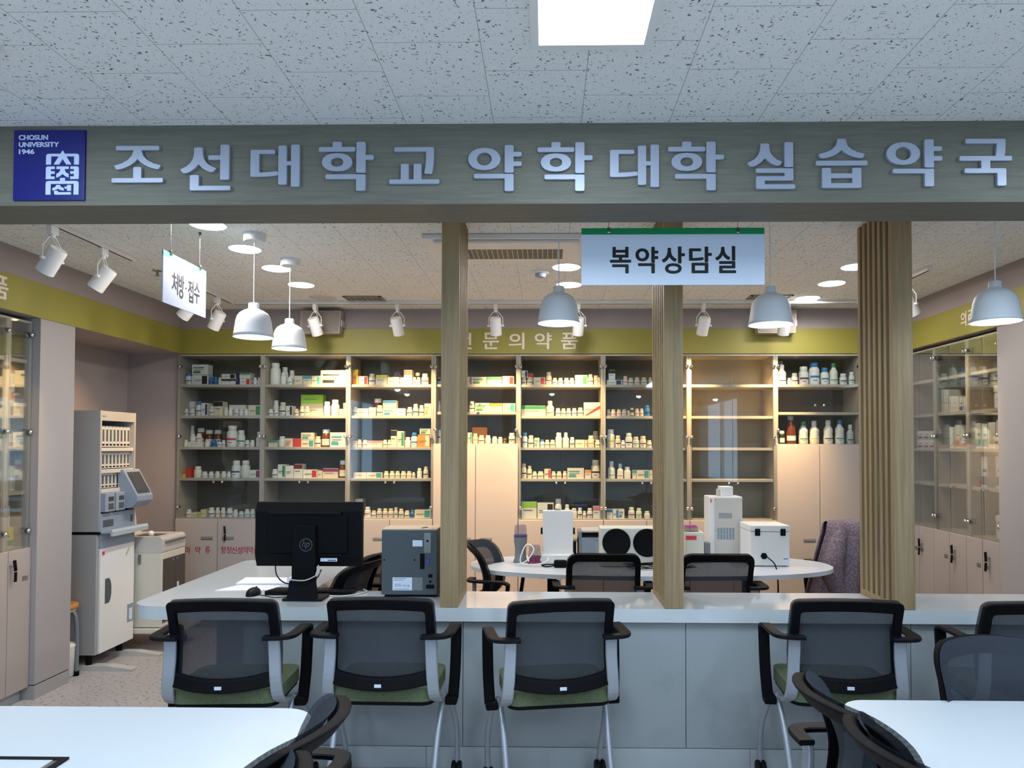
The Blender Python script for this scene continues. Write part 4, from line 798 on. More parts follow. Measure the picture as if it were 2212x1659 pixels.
vs = [(lx+r_*math.cos(2*math.pi*k/nn), 3.3835, lz+r_*math.sin(2*math.pi*k/nn)) for r_ in (.031, .0275) for k in range(nn)]
b.add(vs, [(k, (k+1) % nn, nn+(k+1) % nn, nn+k) for k in range(nn)], M_DARKG)
letters(b, 'hp', (lx-.017, lx+.017, lz-.021, lz+.022), .0006, M_DARKG, .0, lambda a, d, z: (a+(z-lz)*.25, 3.3845-d, z)); build('emblem', b, st)
b = MB(); b.box(-1.085, -1.005, 3.4175, 3.4185, .915, .931, M_SIGNW); b.box(-1.05, -1.01, 3.417, 3.4175, .917, .924, M_GREYP); build('label', b, t)
b = MB(); b.tube(smooth_path([(-1.295, 3.40, .925), (-1.285, 3.385, .86), (-1.24, 3.375, .82), (-1.15, 3.36, .815), (-1.09, 3.37, .84), (-1.075, 3.40, .88)]), .003, M_BLACK, 6); build('power_cable', b, t)
b = MB(); b.tube(smooth_path([(-1.09, 3.40, .90), (-1.078, 3.385, .875), (-1.085, 3.37, .86), (-1.14, 3.36, .835), (-1.21, 3.36, .838)]), .003, M_OFFW, 6); b.tube([(-1.080, 3.383, .885), (-1.088, 3.372, .858)], .008, M_OFFW, 8); build('signal_cable', b, t)
# dispensing box
t = thing('packing_printer', 'dark grey metal device seen from behind, standing beside the first screen', 'machine', (-.66, 3.6, .735))
x0, x1, z0, z1, yF, yB = -.803, -.529, .747, 1.060, 3.47, 3.595
x1 = -.530
b = MB(); b.box(x0, x1, yF, yF+.17, z0, z1, M_DARKG, .004); build('housing', b, t)
b = MB(); b.box(x0+.002, x1-.002, yF+.004, yF+.168, z1, z1+.006, mat('tan_top', (206, 186, 160), .5), .002); build('top_cover', b, t)
b = MB(); b.box(x0+.015, x1-.005, yF+.01, yF+.16, .7355, z0, M_BLK2); build('base', b, t)
def pan(name, a, c, bb, d, m, e=.0012, dd=0):
    q = MB(); q.box(x0+a*(x1-x0), x0+bb*(x1-x0), yF-e, yF-dd, z0+c*(z1-z0), z0+d*(z1-z0), m); return build(name, q, t)
lb = pan('rating_label', .20, .07, .55, .27, M_SIGNW); b = MB()
for k, (a, bb, c) in enumerate(((.22, .45, .25), (.22, .40, .225), (.24, .36, .16), (.24, .36, .135), (.22, .5, .085))): b.box(x0+a*.273, x0+bb*.273, yF-.0016, yF-.0012, z0+c*.313, z0+(c+.008)*.313, M_GREYP)
letters(b, 'FC', (x0+.39*.273, x0+.435*.273, z0+.125*.313, z0+.155*.313), .0003, M_INK, 0, lambda a, d, z: (a, yF-.0012-d, z)); letters(b, 'CE', (x0+.45*.273, x0+.505*.273, z0+.125*.313, z0+.155*.313), .0003, M_INK, 0, lambda a, d, z: (a, yF-.0012-d, z)); build('print', b, lb)
pan('caution_label', .56, .07, .735, .27, M_GREYP); pan('name_label', .555, .75, .73, .845, M_SIGNW)
pan('slot_plate', .76, .65, .88, .96, M_STEEL, .003); b = MB(); b.box(x0+.80*.273, x0+.84*.273, yF-.0038, yF-.002, z0+.82*.313, z0+.85*.313, M_BLK2); build('jack', b, t)
pan('cable_slot', .69, .40, .77, .64, M_BLK2, .002); pan('serial_port', .80, .47, .86, .57, mat('port_blue', (60, 80, 150), .5), .004)
pan('switch', .84, .27, .91, .32, M_BLK2, .003); pan('power_socket', .80, .10, .94, .16, M_BLK2, .003)
b = MB()
for a in (.05, .59): b.lathe([(.004, 0), (.004, -.0025)], (x0+a*.273, yF, z0+.54*.313), M_BLK2, 10, 'y')
b.lathe([(.006, 0), (.006, -.003)], (x0+.875*.273, yF, z0+.205*.313), M_BLK2, 10, 'y'); build('screws', b, t)
b = MB(); b.tube([(x0+.78*.273, yF+.07, z1+.0065), (x0+.70*.273, yF+.03, z1+.0065)], .003, M_BLK2, 5); build('latch', b, t)
# mouse, keyboard, papers
t = thing('computer_mouse', 'black computer mouse on the counter left of the keyboard', 'mouse', (-1.445, 3.51, .735))
b = MB()
def dome(cx, cy, cz, rx, ry, rz, m, mb, n=12):
    def fn(u, v):
        a = 2*math.pi*u; e = math.pi/2*v; return (cx+rx*math.cos(a)*math.cos(e), cy+ry*math.sin(a)*math.cos(e), cz+rz*math.sin(e)**.8)
    mb.grid(fn, n*2, n, m)
dome(-1.445, 3.51, .7355, .032, .055, .036, M_BLK3, b); build('body', b, t)
b = MB(); b.lathe([(.008, -.003), (.008, .003)], (-1.445, 3.545, .762), M_BLK2, 10, 'x'); build('wheel', b, t)
b = MB(); b.tube(smooth_path([(-1.42, 3.50, .738), (-1.36, 3.47, .738), (-1.32, 3.44, .738), (-1.27, 3.45, .738), (-1.20, 3.50, .738)]), .002, M_BLACK, 6); build('cable', b, t)
t = thing('keyboard', 'black keyboard lying behind the monitor stand', 'keyboard', (-1.17, 3.56, .735))
b = MB(); b.add([], [], M_BLACK); b.prism([(3.60-.10, .7355), (3.60+.04, .7355), (3.60+.04, .742), (3.60-.10, .756)], -1.385, -.955, M_BLACK, 'x')
build('case', b, t, bevel=.003); b = MB()
for r_ in range(5):
    for c_ in range(22): b.box(-1.375+c_*.019, -1.375+c_*.019+.016, 3.508+r_*.025, 3.508+r_*.025+.021, .752-r_*.0023, .758-r_*.0023, M_BLK3)
build('keys', b, t)
b = MB(); b.tube(smooth_path([(-1.10, 3.49, .739), (-1.0, 3.47, .739), (-.93, 3.52, .740), (-.90, 3.58, .741), (-.93, 3.62, .742)]), .0035, M_OFFW, 6); single('cable', b, 'pale grey cable curling on the counter beside the keyboard', 'cable', (-1.0, 3.5, .735))
def sheet(pts, z, name, lab, th=.002):
    b = MB(); b.prism(pts, z, z+th, M_PAPER)
    for k in range(4):
        a = Vector(pts[0])*.7+Vector(pts[2])*.3; 
    return single(name, b, lab, 'paper', (pts[0][0], pts[0][1], z), 'papers on the side desk')
sheet([(-1.68, 3.60), (-1.40, 3.62), (-1.39, 3.74), (-1.62, 3.74)], .7355, 'paper_sheet', 'loose white paper sheet nearest the mouse')
sheet([(-1.64, 3.755), (-1.37, 3.765), (-1.43, 3.93), (-1.66, 3.93)], .7355, 'paper_stack', 'thicker stack of white paper behind the loose sheet', .008)
b = MB(); b.box(-1.38, -1.26, 3.80, 3.90, .7355, .765, M_PAPER, .002); single('note_block', b, 'white note block on side desk behind the monitor stand', 'note block', (-1.32, 3.85, .735))
# ================================================================ oval table and machines on it
oc = (.655, 4.57)
t = thing('oval_table', 'white oval table carrying machines inside the pharmacy', 'table', (oc[0], oc[1], 0))
pts = [(oc[0]+1.14*math.copysign(abs(math.cos(a))**.85, math.cos(a)), oc[1]+.43*math.copysign(abs(math.sin(a))**.85, math.sin(a))) for a in [2*math.pi*k/64 for k in range(64)]]
b = MB(); b.prism(pts, .695, .72, M_TABLE, smooth=False); build('table_top', b, t, bevel=.003)
b = MB(); b.box(oc[0]-.7, oc[0]+.7, 4.54, 4.60, .63, .694, M_BLK2, .004); build('beam', b, t)
for s in (-1, 1):
    b = MB(); b.box(oc[0]+s*.62-.03, oc[0]+s*.62+.03, 4.545, 4.595, .04, .63, M_BLK2, .004); b.box(oc[0]+s*.62-.03, oc[0]+s*.62+.03, 4.27, 4.87, .0, .04, M_BLK2, .004); build('leg', b, t)
TZ = .7205
def W(u0, u1, v, Y): return atY(u0, v, Y)[0], atY(u1, v, Y)[0]
def Zt(v, Y, u=1300): return atY(u, v, Y)[1]
# tall slim white stand
Y = 4.62; xa, xb = W(1172, 1238, 1150, Y); za = Zt(1103, Y)
t = thing('tablet_stand', 'tall slim white board device between the grinders and grey machine', 'device', ((xa+xb)/2, Y, TZ))
b = MB(); b.box(xa, xb, Y, Y+.05, TZ+.05, za, M_WHITE, .006); build('panel', b, t); b = MB(); b.box(xa-.008, xb+.008, Y-.05, Y+.10, TZ, TZ+.055, M_WHITE, .006); build('base', b, t)
b = MB(); b.lathe([(.02, 0), (.018, .008), (.0001, .012)], ((xa+xb)/2, Y+.025, za), M_GREYP, 16); build('knob', b, t)
for s in (xa-.006, xb+.006): b = MB(); b.lathe([(.022, -.006), (.022, .006)], (s, Y+.025, TZ+.20), M_BLACK, 14, 'x'); build('hinge', b, t)
b = MB(); b.tube(smooth_path([(.05, 4.45, TZ+.008), (.0, 4.42, TZ+.006), (-.03, 4.48, TZ+.006), (.03, 4.50, TZ+.006), (.10, 4.44, TZ+.02)]), .004, M_BLACK, 6); b.box(.045, .125, 4.41, 4.46, TZ, TZ+.045, M_BLACK, .012); single('power_adapter', b, 'black power adapter with cable in front of white board device', 'adapter', (.08, 4.43, TZ))
# grinders
def grinder(u0, u1, vt, vm, vb, Y, m1, lab, grp='pill grinders on the oval table', foot=None):
    xa, xb = W(u0, u1, vm, Y); x = (xa+xb)/2; r = (xb-xa)/2; zm = Zt(vm, Y); zt = Zt(vt, Y)
    t = thing('pill_grinder', lab, 'grinder', (x, Y, TZ), group=grp)
    b = MB(); h = zm-TZ; b.lathe([(r*1.08, 0), (r*1.08, .008), (r*.86, h*.2), (r*.82, h*.5), (r*.98, h*.85), (r, h)], (x, Y, TZ), m1, 20); build('base', b, t)
    b = MB(); b.lathe([(r*1.0, 0), (r*1.02, .008), (r*.95, .012), (r*.88, (zt-zm)*.9), (r*.7, zt-zm), (.0001, zt-zm)], (x, Y, zm), M_CLEARP, 20); build('clear_lid', b, t)
    return t
g1 = grinder(1110, 1139, 1134, 1160, 1214, 4.62, M_GREYP, 'tall grey electric grinder with clear lid on oval table')
b = MB(); b.lathe([(.043, 0), (.043, .006)], (g1.location.x, 4.62, g1.location.z+.172), mat('ring_blue', (50, 60, 150), .4), 20); 
build('ring', b, g1)
grinder(1141, 1169, 1178, 1202, 1215, 4.58, mat('plum_plastic', (120, 30, 80), .4), 'short plum grinder with clear lid beside the grey one')
b = MB(); b.tube(smooth_path([(-.20, 4.50, TZ+.006), (-.13, 4.47, TZ+.03), (-.08, 4.50, TZ+.10), (-.12, 4.52, TZ+.13), (-.15, 4.5, TZ+.09), (-.16, 4.47, TZ+.02), (-.06, 4.45, TZ+.015), (.0, 4.47, TZ+.03), (.01, 4.50, TZ+.05)], 5), .004, M_WHITE, 6); single('cable', b, 'white looped cable in front of the two grinders', 'cable', (-.1, 4.5, TZ))
# grey machine
Y = 4.66; xa, xb = W(1250, 1300, 1180, Y); za = Zt(1146, Y)
t = thing('label_printer', 'grey desktop machine partly hidden by the beige speaker box', 'machine', ((xa+xb)/2, Y, TZ)); xb += .02
b = MB(); b.box(xa, xb, Y, Y+.20, TZ, za-.045, M_BLUEG, .006); build('body', b, t); b = MB(); b.box(xa+.02, xb, Y-.002, Y+.2, za-.03, za-.012, M_BLACK); b.box(xa+.02, xb, Y-.006, Y+.2, za-.012, za, M_OFFW, .003); b.box(xa+.0, xa+.02, Y-.004, Y+.2, TZ, za-.01, M_GREYP); build('top_tray', b, t)
b = MB()
for k in range(6): b.box(xb-.06, xb-.025, Y-.0015, Y, TZ+.06+k*.012, TZ+.065+k*.012, M_OFFW)
build('vents', b, t)
b = MB(); q = atY(1243, 1180, 4.70)[0]; b.box(q-.018, q+.005, 4.69, 4.74, TZ+.0, TZ+.125, M_BLACK, .004); single('black_case', b, 'small black case between white board device and grey machine', 'case', (q, 4.7, TZ))
# beige box with two black round cones
Y = 4.46; xa, xb = W(1297, 1480, 1180, Y); za = Zt(1141, Y); xb = xa+.50
t = thing('suction_unit', 'beige box with two large black round openings on the oval table', 'machine', ((xa+xb)/2, Y+.08, TZ))
b = MB(); b.box(xa, xb, Y, Y+.17, TZ+.002, za, M_BEIGEP, .006); build('housing', b, t)
rr = (atY(1362, 1180, Y)[0]-atY(1301, 1180, Y)[0])/2; cz = Zt(1172, Y)
for k, u in enumerate((1331.5, 1398)):
    cx = atY(u, 1172, Y)[0]; b = MB(); b.lathe([(rr, 0), (rr, -.006), (rr*.93, -.009), (rr*.85, -.004), (rr*.3, -.001), (.0001, -.003)], (cx, Y, cz), M_BLK2, 32, 'y'); build('round_opening', b, t)
b = MB()
for k, c_ in enumerate((M_OFFW, M_RED, M_BLK2, M_OFFW)): b.lathe([(.006, 0), (.006, -.004)], (xa+.32+k*.03, Y, TZ+.035), c_, 10, 'y')
build('connectors', b, t)
b = MB()
for k in range(4):
    p = [(xa+.30+.03*k, 4.42-.01*k, TZ+.02+.008*k)]
    for j in range(5): p.append((xa+.15+.10*j+random.uniform(-.03, .03), 4.36+random.uniform(-.04, .04), TZ+.006+abs(random.uniform(0, .03))))
    b.tube(smooth_path(p), .003, M_BLACK, 5)
single('cable_bundle', b, 'tangled black cables in front of the beige box', 'cable', (xa+.3, 4.4, TZ), kind='stuff')
b = MB(); b.box(.20, .24, 4.38, 4.42, TZ, TZ+.012, M_BLK2) ; 
# small cream box with purple top
Y = 4.62; xa, xb = W(1474, 1521, 1180, Y); za = Zt(1149, Y)
t = thing('sealing_box', 'small cream box with pink sticker and purple top, left of tower', 'machine', ((xa+xb)/2, Y, TZ))
xa = max(xa, .895)
b = MB(); b.box(xa, xb, Y, Y+.14, TZ, za, M_BEIGEP, .006); build('body', b, t); b = MB(); b.box(xa+.0, xa+.07, Y-.0015, Y, za-.05, za-.022, M_RED); b.box(xa+.01, xa+.06, Y-.0022, Y-.0015, za-.036, za-.033, M_MAROON); build('sticker', b, t)
b = MB(); b.prism([(xa, za), (xa+.09, za), (xa+.08, za+.03), (xa+.01, za+.03)][::-1], Y+.02, Y+.10, M_CLEARP, 'y'); b.box(xa+.01, xa+.08, Y+.02, Y+.10, za+.03, za+.036, mat('purple_plastic', (160, 40, 150), .4)); build('top_tray', b, t)
q = atY(1528, 1160, 4.72)[0]; b = MB(); b.box(q-.022, q+.016, 4.70, 4.76, TZ, TZ+.12, M_GREYP, .004); single('grey_case', b, 'small grey case tucked between cream box and white tower', 'case', (q, 4.7, TZ))
# tower
Y = 4.78; xa, xb = W(1532, 1604, 1130, Y); za = Zt(1072, Y); xe = xa+.035
t = thing('tower_machine', 'tall white tower machine with blue tinted vent grid on oval table', 'machine', ((xa+xb)/2, Y+.08, TZ))
b = MB(); b.box(xa, xb, Y, Y+.16, TZ+.004, za, M_WHITE, .006); build('housing', b, t)
b = MB(); b.box(xe, xb-.004, Y-.004, Y, TZ+.02, za-.008, M_OFFW, .002); bp = build('rear_plate', b, t)
h = za-TZ; b = MB(); b.box(xe+.028, xe+.115, Y-.006, Y-.003, TZ+h*.66, TZ+h*.74, mat('recess_grey', (150, 156, 160), .6), .002); build('grip_recess', b, bp); b = MB()
for c_ in range(6):
    for r_ in range(11): b.box(xe+.018+c_*.0195, xe+.018+c_*.0195+.014, Y-.0052, Y-.0035, TZ+h*.32+r_*.0071, TZ+h*.32+r_*.0071+.0042, mat('vent_blue', (70, 130, 165), .5) if (c_+r_) % 5 > 1 else M_GREYP)
build('vent_grid', b, bp)
b = MB()
for xx in (xe+.006, xb-.012):
    for zz in (za-.02, TZ+h*.46): b.lathe([(.003, 0), (.003, -.002)], (xx, Y-.004, zz), M_DARKG, 8, 'y')
build('screws', b, bp)
xa2, xb2 = W(1557, 1583, 1060, Y+.03); b = MB(); b.box(xa2, xb2, Y+.02, Y+.12, za, Zt(1050, Y+.03), M_WHITE, .006); b.box(xa2-.018, xa2, Y+.04, Y+.09, za, Zt(1056, Y+.03), M_OFFW, .003); build('top_unit', b, t)
b = MB(); b.box(xa+.008, xa+.016, Y-.0015, Y, za-.04, za-.015, M_RED); build('sticker', b, t)
b = MB(); b.box(xe+.05, xe+.10, Y-.02, Y-.004, TZ+.004, TZ+.018, M_BLK2, .003); build('power_plug', b, t)
b = MB(); xq = xb+.004
for k, z_ in enumerate((.18, .13, .095)): b.tube([(xb, Y+.06, TZ+z_), (xb+.012, Y+.06, TZ+z_)], .005, M_CHROME, 8)
build('fittings', b, t)
# cooler case
Y = 4.50; xa, xb = W(1621, 1706, 1180, Y); za = Zt(1134, Y)
t = thing('vacuum_case', 'white metal case with two black latches at right end of oval table', 'case', ((xa+xb)/2, Y+.12, TZ))
b = MB(); zl = Zt(1147, Y); b.box(xa, xb, Y, Y+.24, TZ+.004, zl-.0015, M_WHITE, .004); build('body', b, t); b = MB(); b.box(xa-.001, xb+.001, Y-.001, Y+.241, zl+.001, za, M_WHITE, .004); ldd = build('lid', b, t)
for u in (1636, 1691):
    cx = atY(u, 1148, Y)[0]; b = MB(); b.box(cx-.016, cx+.016, Y-.009, Y, zl-.026, zl+.018, M_BLACK, .004); b.box(cx-.008, cx+.008, Y-.014, Y-.008, zl-.018, zl+.012, M_BLK3, .003); build('latch', b, t)
cx, czz = atY(1650, 1201, Y); b = MB(); b.lathe([(.021, 0), (.021, -.008), (.017, -.010), (.0001, -.0101)], (cx, Y, czz), M_BLK2, 6, 'y'); b.tube(smooth_path([(cx, Y-.012, czz), (cx+.02, Y-.05, czz-.01), (cx+.045, Y-.10, czz-.06), (cx+.05, Y-.12, .55), (cx+.03, Y-.10, .30), (cx, Y-.05, .02)]), .004, M_BLACK, 6); build('power_cord', b, t)
b = MB(); b.box(xb-.045, xb-.004, Y-.0012, Y, TZ+.01, TZ+.075, M_PAPER); b.box(xb-.040, xb-.012, Y-.0018, Y-.0012, TZ+.045, TZ+.052, M_GREYP); build('label', b, t)
# ================================================================ mauve jacket on the chair
def jacket():
    t = thing('knit_jacket', 'mauve textured jacket draped over a chair beside the thick screen', 'jacket', (2.05, 4.9, .47))
    m = mat('mauve_knit', (122, 104, 112), .95); N, L, bb = nodes(m)
    tc = N.new('ShaderNodeTexCoord'); v = N.new('ShaderNodeTexVoronoi'); v.inputs['Scale'].default_value = 80; L.new(tc.outputs['Object'], v.inputs['Vector'])
    r = N.new('ShaderNodeValToRGB'); r.color_ramp.elements[0].color = (*lin((134, 119, 127)), 1); r.color_ramp.elements[1].color = (*lin((104, 90, 100)), 1); r.color_ramp.elements[0].position = .25; r.color_ramp.elements[1].position = .6
    L.new(v.outputs['Distance'], r.inputs[0]); L.new(r.outputs[0], bb.inputs['Base Color']); bu = N.new('ShaderNodeBump'); bu.inputs['Strength'].default_value = .6; L.new(v.outputs['Distance'], bu.inputs['Height']); bu.invert = True; L.new(bu.outputs[0], bb.inputs['Normal'])
    # body: hung over the chair back, front panel and side fold with pleats
    def fn(u, v_):
        z = .945-.50*v_-.02*math.cos(u*9)*v_
        if v_ < .08: z = .968-.02*abs(u-.5)
        sp = .165+.10*v_**.8; x = 2.035-.045*v_+(u-.5)*2*sp
        fold = .022*math.sin(u*22+v_*2)*(.25+v_)+.012*math.sin(u*47)*v_
        y = 4.78-.09*math.cos((u-.5)*math.pi)-.03*v_+fold
        return (x, y, z)
    b = MB(); b.grid(fn, 48, 24, m); build('front_panel', b, t).modifiers.new('thick', 'SOLIDIFY').thickness = .012
    def fb(u, v_):
        x, y, z = fn(u, v_); return (x+.02*v_, 4.86+.10*math.cos((u-.5)*math.pi)+.04*v_+.02*math.sin(u*19+1)*v_, z-.02*v_)
    b = MB(); b.grid(fb, 40, 20, m); build('rear_panel', b, t).modifiers.new('thick', 'SOLIDIFY').thickness = .012
    def ft(u, v_):
        a = fn(u, 0); c = fb(u, 0); return (a[0]+(c[0]-a[0])*v_, a[1]+(c[1]-a[1])*v_, a[2]+.015*math.sin(math.pi*v_))
    b = MB(); b.grid(ft, 30, 8, m); build('shoulder_fold', b, t)
    b = MB(); p = smooth_path([(1.945, 4.74, .93), (1.90, 4.71, .82), (1.865, 4.69, .70), (1.875, 4.68, .58), (1.92, 4.68, .46)], 5)
    b.tube(p, [.035+.03*math.sin(math.pi*k/(len(p)-1)) for k in range(len(p))], m, 14); build('sleeve', b, t)
    b = MB()
    for z in (.925, .885): b.lathe([(.006, 0), (.005, -.004)], (2.035, 4.665, z), mat('navy_button', (40, 44, 80), .5), 8, 'y')
    build('button', b, t)
jacket()
def stool(x, y, z, lab, m, R=.165):
    t = thing('wooden_stool', lab, 'stool', (x, y, 0), group='low stools')
    b = MB(); b.lathe([(R-.01, z-.035), (R, z-.028), (R, z-.006), (R-.01, z)], (x, y, 0), M_WOODS, 28); build('seat', b, t)
    b = MB(); b.lathe([(R-.015, z-.052), (R-.009, z-.036)], (x, y, 0), M_OFFW, 24); build('seat_ring', b, t)
    for a in (10, 100, 190, 280):
        c, s = math.cos(math.radians(a)), math.sin(math.radians(a)); b = MB()
        b.tube(smooth_path([(x+c*R*.5, y+s*R*.5, z-.055), (x+c*R*.82, y+s*R*.82, z-.065), (x+c*R*.95, y+s*R*.95, z-.12), (x+c*R, y+s*R, z*.5), (x+c*R, y+s*R, .02)]), .0125, m, 10); b.tube([(x+c*R, y+s*R, .03), (x+c*R, y+s*R, 0)], .016, M_BLK2, 10); build('leg', b, t)
stool(-3.10, 4.522, .46, 'low stool with orange wooden seat beside the pale left pier', M_GREYP, .10)
stool(2.52, 4.60, .46, 'low stool with orange wooden seat behind the thick slatted screen', M_GREYP)
b = MB(); b.lathe([(.075, 0), (.085, .02), (.09, .20), (.092, .205)], (-3.10, 4.56, 0), M_WHITE, 20)
# ================================================================ tablet dispensing machine (left alcove)
X1 = -2.93; ya, yb = 4.63, 5.035
t = thing('tablet_dispenser', 'tall pale tablet dispensing machine with rows of cassettes in the left alcove', 'machine', (-3.13, 4.83, 0))
b = MB(); b.box(-3.33, X1-.012, ya, yb, .10, .885, M_MACH, .004); build('lower_cabinet', b, t)
b = MB(); b.box(-3.33, X1, ya, yb, .903, 1.0, M_MACH); b.box(-3.33, -3.20, ya, yb, 1.0, 1.70, M_MACH); b.box(-3.20, X1, ya, ya+.018, 1.0, 1.70, M_MACH); b.box(-3.20, X1, yb-.018, yb, 1.0, 1.70, M_MACH); b.box(-3.20, X1-.0005, ya+.018, yb-.018, 1.635, 1.699, M_MACH); build('upper_cabinet', b, t)
b = MB(); b.box(-3.33, X1+.004, ya-.002, yb+.002, .886, .902, M_BLK2); build('joint_gap', b, t)
b = MB(); b.box(X1-.012, X1+.004, ya+.022, yb-.002, .105, .79, M_WHITE, .004); dr = build('lower_door', b, t)
b = MB(); b.prism([(4.70, .42), (4.70, .585)]+[(4.735+.035*math.cos(math.radians(a)), .5025+.085*math.sin(math.radians(a))) for a in (75, 45, 15, -15, -45, -75)], X1+.004, X1+.0055, M_DARKG, 'x'); build('handle_recess', b, dr)
b = MB(); b.box(X1+.004, X1+.005, ya+.035, ya+.06, .745, .77, M_RED); build('sticker', b, dr); b = MB(); b.add([(X1+.0052, 4.93, .70), (X1+.0052, 4.97, .745), (X1+.0052, 4.97, .765), (X1+.0052, 4.93, .72)], [(0, 1, 2, 3)], M_LIME); build('sticker', b, dr)
b = MB(); b.box(X1+.004, X1+.006, 4.955, 5.025, .235, .36, M_BLUEG, .001); b.box(X1+.006, X1+.0075, 4.975, 5.01, .25, .33, M_SIGNW); build('card_pocket', b, dr)
b = MB(); b.box(X1-.012, X1+.004, ya+.022, yb-.002, .79, .885, M_BLUEG, .003); build('tray_recess', b, t)
b = MB(); b.prism([(X1-.01, .905), (X1+.075, .915), (X1+.085, .90), (X1+.082, .872), (X1+.07, .872), (X1+.068, .895), (X1-.01, .888)], ya+.015, yb+.03, mat('ledge_blue_grey', (176, 188, 196), .4), 'y'); build('ledge', b, t)
rows = [(1.46, 1.60, 9), (1.315, 1.425, 9), (1.185, 1.285, 6)]
for z0_, z1_, n_ in rows:
    wd = (yb-ya-.04)/9; h_ = z1_-z0_
    for k in range(n_):
        y_ = ya+.02+k*wd
        b = MB(); b.box(X1-.22, X1-.03, y_+.002, y_+wd-.002, z0_, z1_, M_OFFW, .002); cs = build('cassette', b, t)
        b = MB(); b.box(X1-.031, X1-.0285, y_+wd*.26, y_+wd*.74, z0_+h_*.27, z0_+h_*.84, M_DARKG, .001); build('window', b, cs)
        b = MB(); b.box(X1-.031, X1-.0285, y_+wd*.22, y_+wd*.80, z0_+h_*.06, z0_+h_*.15, M_BLK2, .001); build('number_plate', b, cs)
    b = MB(); b.box(X1-.20, X1-.005, ya+.018, yb-.018, z0_-.03, z0_-.005, M_OFFW, .002); build('shelf', b, t)
for k in range(2):
    y_ = ya+.015+k*.115; b = MB(); b.box(X1-.10, X1+.035, y_, y_+.10, 1.03, 1.155, M_BLUEG, .006); cu_ = build('feeder', b, t)
    b = MB(); b.box(X1+.034, X1+.037, y_+.03, y_+.085, 1.045, 1.085, M_DARKG, .001); b.box(X1+.034, X1+.037, y_+.03, y_+.085, 1.10, 1.13, M_SCREEN, .001); build('feeder_window', b, cu_)
b = MB(); b.box(X1-.012, X1+.006, ya+.005, yb-.005, .905, 1.02, M_BLUEG, .003); fp = build('front_plate', b, t)
b = MB(); b.box(X1+.006, X1+.009, ya+.035, ya+.145, .93, .975, M_DARKG, .002); build('outlet_slot', b, fp); b = MB(); b.box(X1+.006, X1+.008, yb-.06, yb-.035, .935, .985, M_DARKG, .001); build('lock', b, fp)
b = MB(); b.prism([(X1-.02, 1.30), (X1+.012, 1.305), (X1+.115, 1.12), (X1+.115, 1.085), (X1+.07, 1.04), (X1-.02, 1.04)], 4.865, 5.06, M_BLUEG, 'y'); cp = build('control_panel', b, t, bevel=.006)
b = MB(); b.add([(X1+.0275, 4.89, 1.285), (X1+.0275, 5.04, 1.285), (X1+.108, 5.04, 1.14), (X1+.108, 4.89, 1.14)], [(0, 1, 2, 3)], M_SCREEN); build('touch_screen', b, cp)
b = MB(); letters(b, 'atdps', (ya+.02, ya+.06, 1.655, 1.672), .001, M_GREYP, 0, lambda a, d, z: (X1+d, a, z)) if 0 else b.box(X1, X1+.001, ya+.02, ya+.06, 1.66, 1.668, M_GREYP); build('badge', b, t)
for y_ in (4.66, 4.99):
    b = MB(); b.prism([(-3.30, 0), (-2.70, 0), (-2.70, .012), (-2.86, .034), (-3.30, .034)], y_-.032, y_+.032, M_OFFW, 'y'); ft_ = build('foot', b, t, bevel=.004); b = MB(); b.tube([(-3.0, y_, .034), (-3.0, y_, .10)], .02, M_BLK2, 10); build('post', b, ft_)
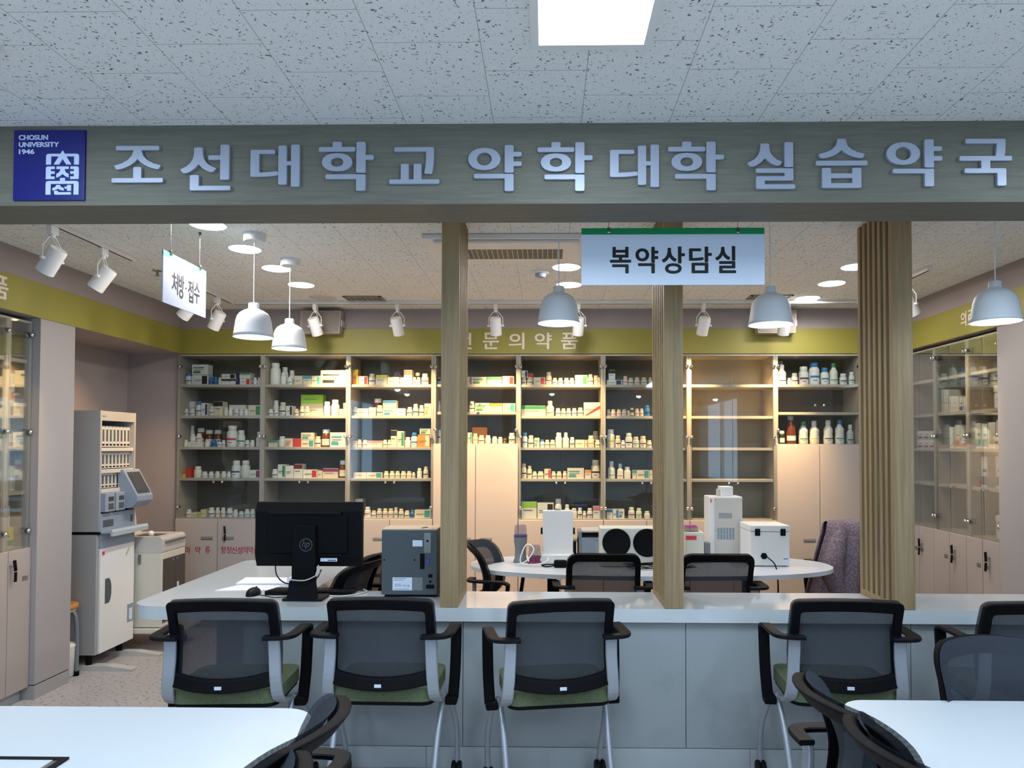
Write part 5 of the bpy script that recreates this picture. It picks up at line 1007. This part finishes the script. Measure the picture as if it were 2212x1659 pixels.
# ================================================================ second machine
t = thing('powder_packer', 'cream floor machine with smoked front doors standing behind the tablet dispenser', 'machine', (-2.96, 5.15, 0)); X2 = -2.75; ya, yb = 4.915, 5.40
ya = 5.075
b = MB(); b.box(-3.30, X2, ya, yb, .17, .70, M_BEIGEP, .006); build('body', b, t)
b = MB(); b.prism([(-3.30, .70), (X2, .70), (X2, .80), (X2-.02, .815), (-3.08, .815), (-3.12, .83), (-3.14, .99), (-3.17, 1.01), (-3.30, 1.01)], ya, yb, M_OFFW, 'y'); hd = build('hood', b, t, bevel=.01)
b = MB(); b.box(-2.99, -2.82, ya+.05, ya+.2, .8145, .8165, M_SCREEN); b.lathe([(.02, 0), (.022, .02), (.01, .028)], (-2.90, ya+.12, .8165), M_WHITE, 14); build('top_hatch', b, hd)
for k in range(2):
    y0_ = ya+.012+k*.155; b = MB(); b.box(X2, X2+.006, y0_, y0_+.15, .20, .655, M_DARKW, .002); d_ = build('smoked_door', b, t); b = MB(); b.box(X2+.006, X2+.012, y0_+(.12 if k == 0 else .02), y0_+(.13 if k == 0 else .03), .63, .645, M_CHROME, .002); build('hinge', b, d_)
b = MB(); b.box(X2+.006, X2+.007, ya+.20, ya+.225, .32, .46, M_PAPER); build('notice', b, t)
b = MB(); b.tube([(X2+.012, ya+.03, .775), (X2+.012, yb-.03, .775)], .008, M_STEEL, 8); build('rail_handle', b, t)
b = MB(); b.box(-2.92, -2.90, ya-.006, ya, .62, .69, M_STEEL, .003); build('side_latch', b, t)
b = MB(); b.box(-3.32, -2.62, ya-.02, yb, .13, .165, M_BEIGEP, .006); build('base_shelf', b, t)
for x_ in (-3.22, -2.72):
    for y_ in (ya+.04, yb-.06): b = MB(); b.tube([(x_, y_, .13), (x_, y_, .035)], .012, M_STEEL, 8); b.lathe([(.028, -.012), (.028, .012)], (x_, y_, .028), M_BLK2, 14, 'x'); build('caster', b, t)
# ================================================================ white bin beside the pier
t = thing('waste_bin', 'small white bin behind the stool leg by the left pier', 'bin', (-3.06, 4.50, 0))
b = MB(); b.lathe([(.070, 0), (.080, .01), (.085, .19)], (-3.085, 4.50, 0), M_WHITE, 20); build('body', b, t); b = MB(); b.lathe([(.088, .19), (.088, .205), (.06, .215)], (-3.085, 4.50, 0), M_WHITE, 20); build('lid', b, t)
for _o in list(bpy.data.objects):
    if _o.type == 'EMPTY' and not _o.children: bpy.data.objects.remove(_o)
